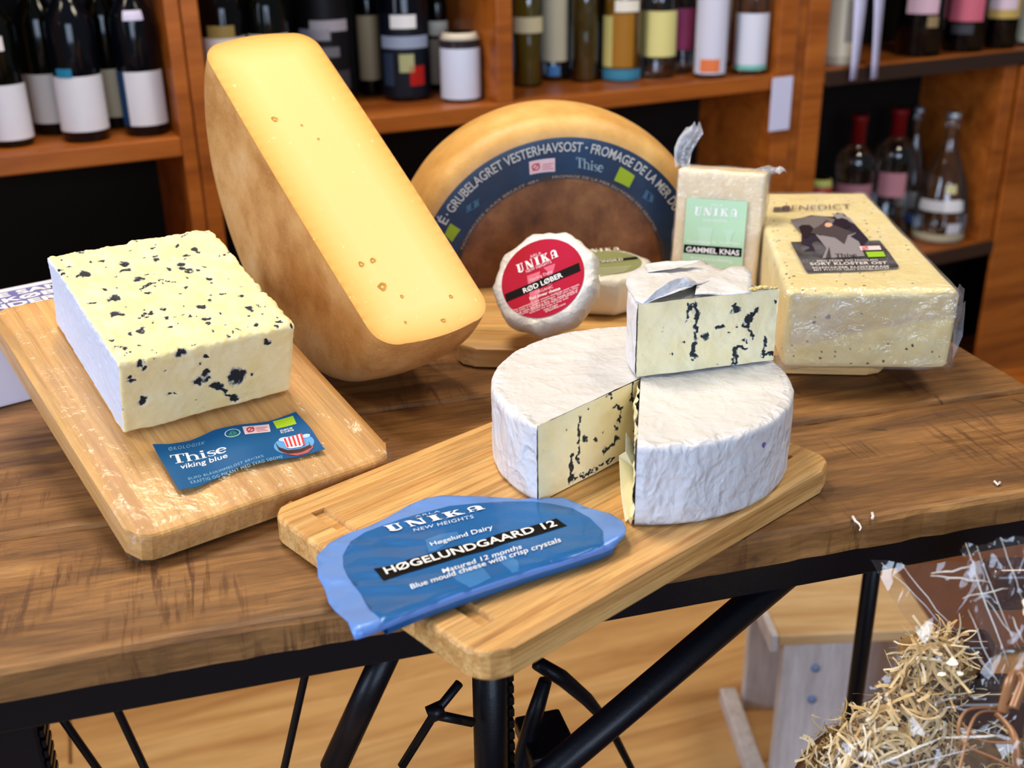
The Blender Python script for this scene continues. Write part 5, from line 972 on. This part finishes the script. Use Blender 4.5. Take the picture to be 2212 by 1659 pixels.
for x, y, s, dp in ((2085, 1400, .019, .83), (2120, 1520, .03, .84), (1985, 1560, .02, .84), (1990, 1640, .028, .85), (2190, 1250, .022, .83)):
    V, F, N = dense_block(s * 2, s * 1.2, s * 1.6, s / 5, s * .3); ob('chocolate_pack', V, F, CHO, gb, True, Matrix.Translation((np.array(L(x, y, dp)) - (0, 0, s)).tolist()))
CELL = film('cellophane', (.93, .91, .89, 1), .012, .14, .5, 14, .07, (1, 1, .16), (0, .5, 0))
def sheet3(q, nm, nu=44, nv=26, amp=.010, seed=1, sc=14):
    P3 = [np.array(L(*p)) for p in q]; fn = lambda u, v: P3[0] * (1 - u) * (1 - v) + P3[1] * u * (1 - v) + P3[2] * u * v + P3[3] * (1 - u) * v
    V, F = grid(lambda u, v: tuple(fn(u, v)), nu, nv); V = np.array(V); r = np.abs(fbm(V @ np.array(Matrix.Rotation(.5, 3, 'Y')) * [1, 1, .35], sc * 2.2, seed, 3)); V[:, 1] -= r * amp; V[:, 0] += fbm(V, sc, seed + 3, 2) * amp * .5; return ob(nm, V, F, CELL, gb, True)
sheet3(((1745, 1680, .76), (2240, 1680, .74), (2230, 1500, .76), (1990, 1370, .78)), 'cellophane', 50, 30, .02, 2); sheet3(((1990, 1375, .78), (2190, 1500, .76), (2130, 1210, .76), (1888, 1208, .79)), 'cellophane', 40, 30, .012, 5); sheet3(((2120, 1470, .75), (2260, 1500, .75), (2270, 1150, .73), (2078, 1172, .74)), 'cellophane', 40, 40, .022, 8, 20); sheet3(((1780, 1660, .74), (2220, 1560, .73), (2240, 1640, .73), (1900, 1700, .73)), 'cellophane', 40, 16, .02, 11)
GLINT = plain('cellophane_glint', sr(232, 226, 214), .12, .3, .5, spec=.8); rc2 = np.random.default_rng(9)  # pale tubes along cellophane creases, their bright glints put into the colour
def crease_glint(a, b, dp, w=.0006):
    w *= .55
    P3 = [np.array(L(a[0] + (b[0] - a[0]) * t + rc2.normal() * 1.5, a[1] + (b[1] - a[1]) * t + rc2.normal() * 1.5, dp)) for t in np.linspace(0, 1, 7)]
    ob('crease_glint', *tube(P3, [w * (.4 + .6 * math.sin(math.pi * k / 6)) for k in range(7)], 6), GLINT, gb, True)
for a, b, dp, w in (((1905, 1215), (2050, 1360), .745, .0005), ((1945, 1215), (2065, 1365), .745, .0006), ((2085, 1175), (2180, 1440), .725, .0008), ((2110, 1180), (2195, 1400), .725, .0005), ((2010, 1240), (2110, 1222), .725, .0010), ((2010, 1243), (2140, 1258), .725, .0010), ((2080, 1290), (2180, 1268), .725, .0008), ((2130, 1290), (2205, 1400), .72, .0006), ((2090, 1320), (2150, 1460), .725, .0006), ((2100, 1400), (2160, 1480), .725, .0007), ((2160, 1160), (2212, 1300), .72, .0005), ((2185, 1330), (2212, 1390), .72, .0008), ((1815, 1625), (1890, 1585), .725, .0006), ((1890, 1655), (2040, 1590), .72, .0012), ((2040, 1592), (2170, 1590), .72, .0014), ((1930, 1660), (2120, 1612), .72, .0007)): crease_glint(a, b, dp, w)
RIB = plain('copper_ribbon', sr(180, 126, 84), .3, .3)
def ribbon(pts, w, nm='ribbon'):
    P3 = np.array([L(*p) for p in pts]); m = []; n = len(P3)
    for i in range(n - 1):
        a, b, c, d = P3[max(i - 1, 0)], P3[i], P3[i + 1], P3[min(i + 2, n - 1)]
        for t in np.arange(8) / 8: m.append(.5 * (2 * b + (c - a) * t + (2 * a - 5 * b + 4 * c - d) * t * t + (3 * b - a - 3 * c + d) * t ** 3))
    m.append(P3[-1]); V = []
    for i, p in enumerate(m): t = m[min(i + 1, len(m) - 1)] - m[max(i - 1, 0)]; s = np.cross(t, [.3, 1, .2]); s /= np.linalg.norm(s) + 1e-9; V += [tuple(p + s * w), tuple(p - s * w)]
    o = ob(nm, V, [(2 * i, 2 * i + 1, 2 * i + 3, 2 * i + 2) for i in range(len(m) - 1)], RIB, gb, True); so = o.modifiers.new('t', 'SOLIDIFY'); so.thickness = .0004
ribbon([(2185, 1530, .73), (2090, 1535, .72), (2075, 1600, .72), (2150, 1640, .72), (2215, 1670, .72)], .0012); ribbon([(2180, 1540, .73), (2110, 1545, .72), (2078, 1640, .72), (2068, 1690, .72)], .001); ribbon([(2150, 1540, .73), (2190, 1590, .72), (2200, 1670, .72)], .0024); ribbon([(2165, 1540, .725), (2180, 1480, .72), (2195, 1455, .72), (2208, 1475, .72), (2190, 1530, .72)], .0032); ribbon([(2075, 1560, .72), (2120, 1600, .72), (2195, 1605, .72)], .001)
# plain display box that carries the basket
ds = thing('display_box', frame((BC[0], BC[1], 0), Rz(YAW)), 'brown display box under the wrapped gift basket', 'box'); dh = bz - .121
ob('box_body', *box(-.14, .14, -.14, .14, .0005, dh - .015, .004), plain('box_brown', sr(110, 70, 42), .6), ds); ob('box_top', *box(-.145, .145, -.145, .145, dh - .0148, dh, .003), WICK, ds)
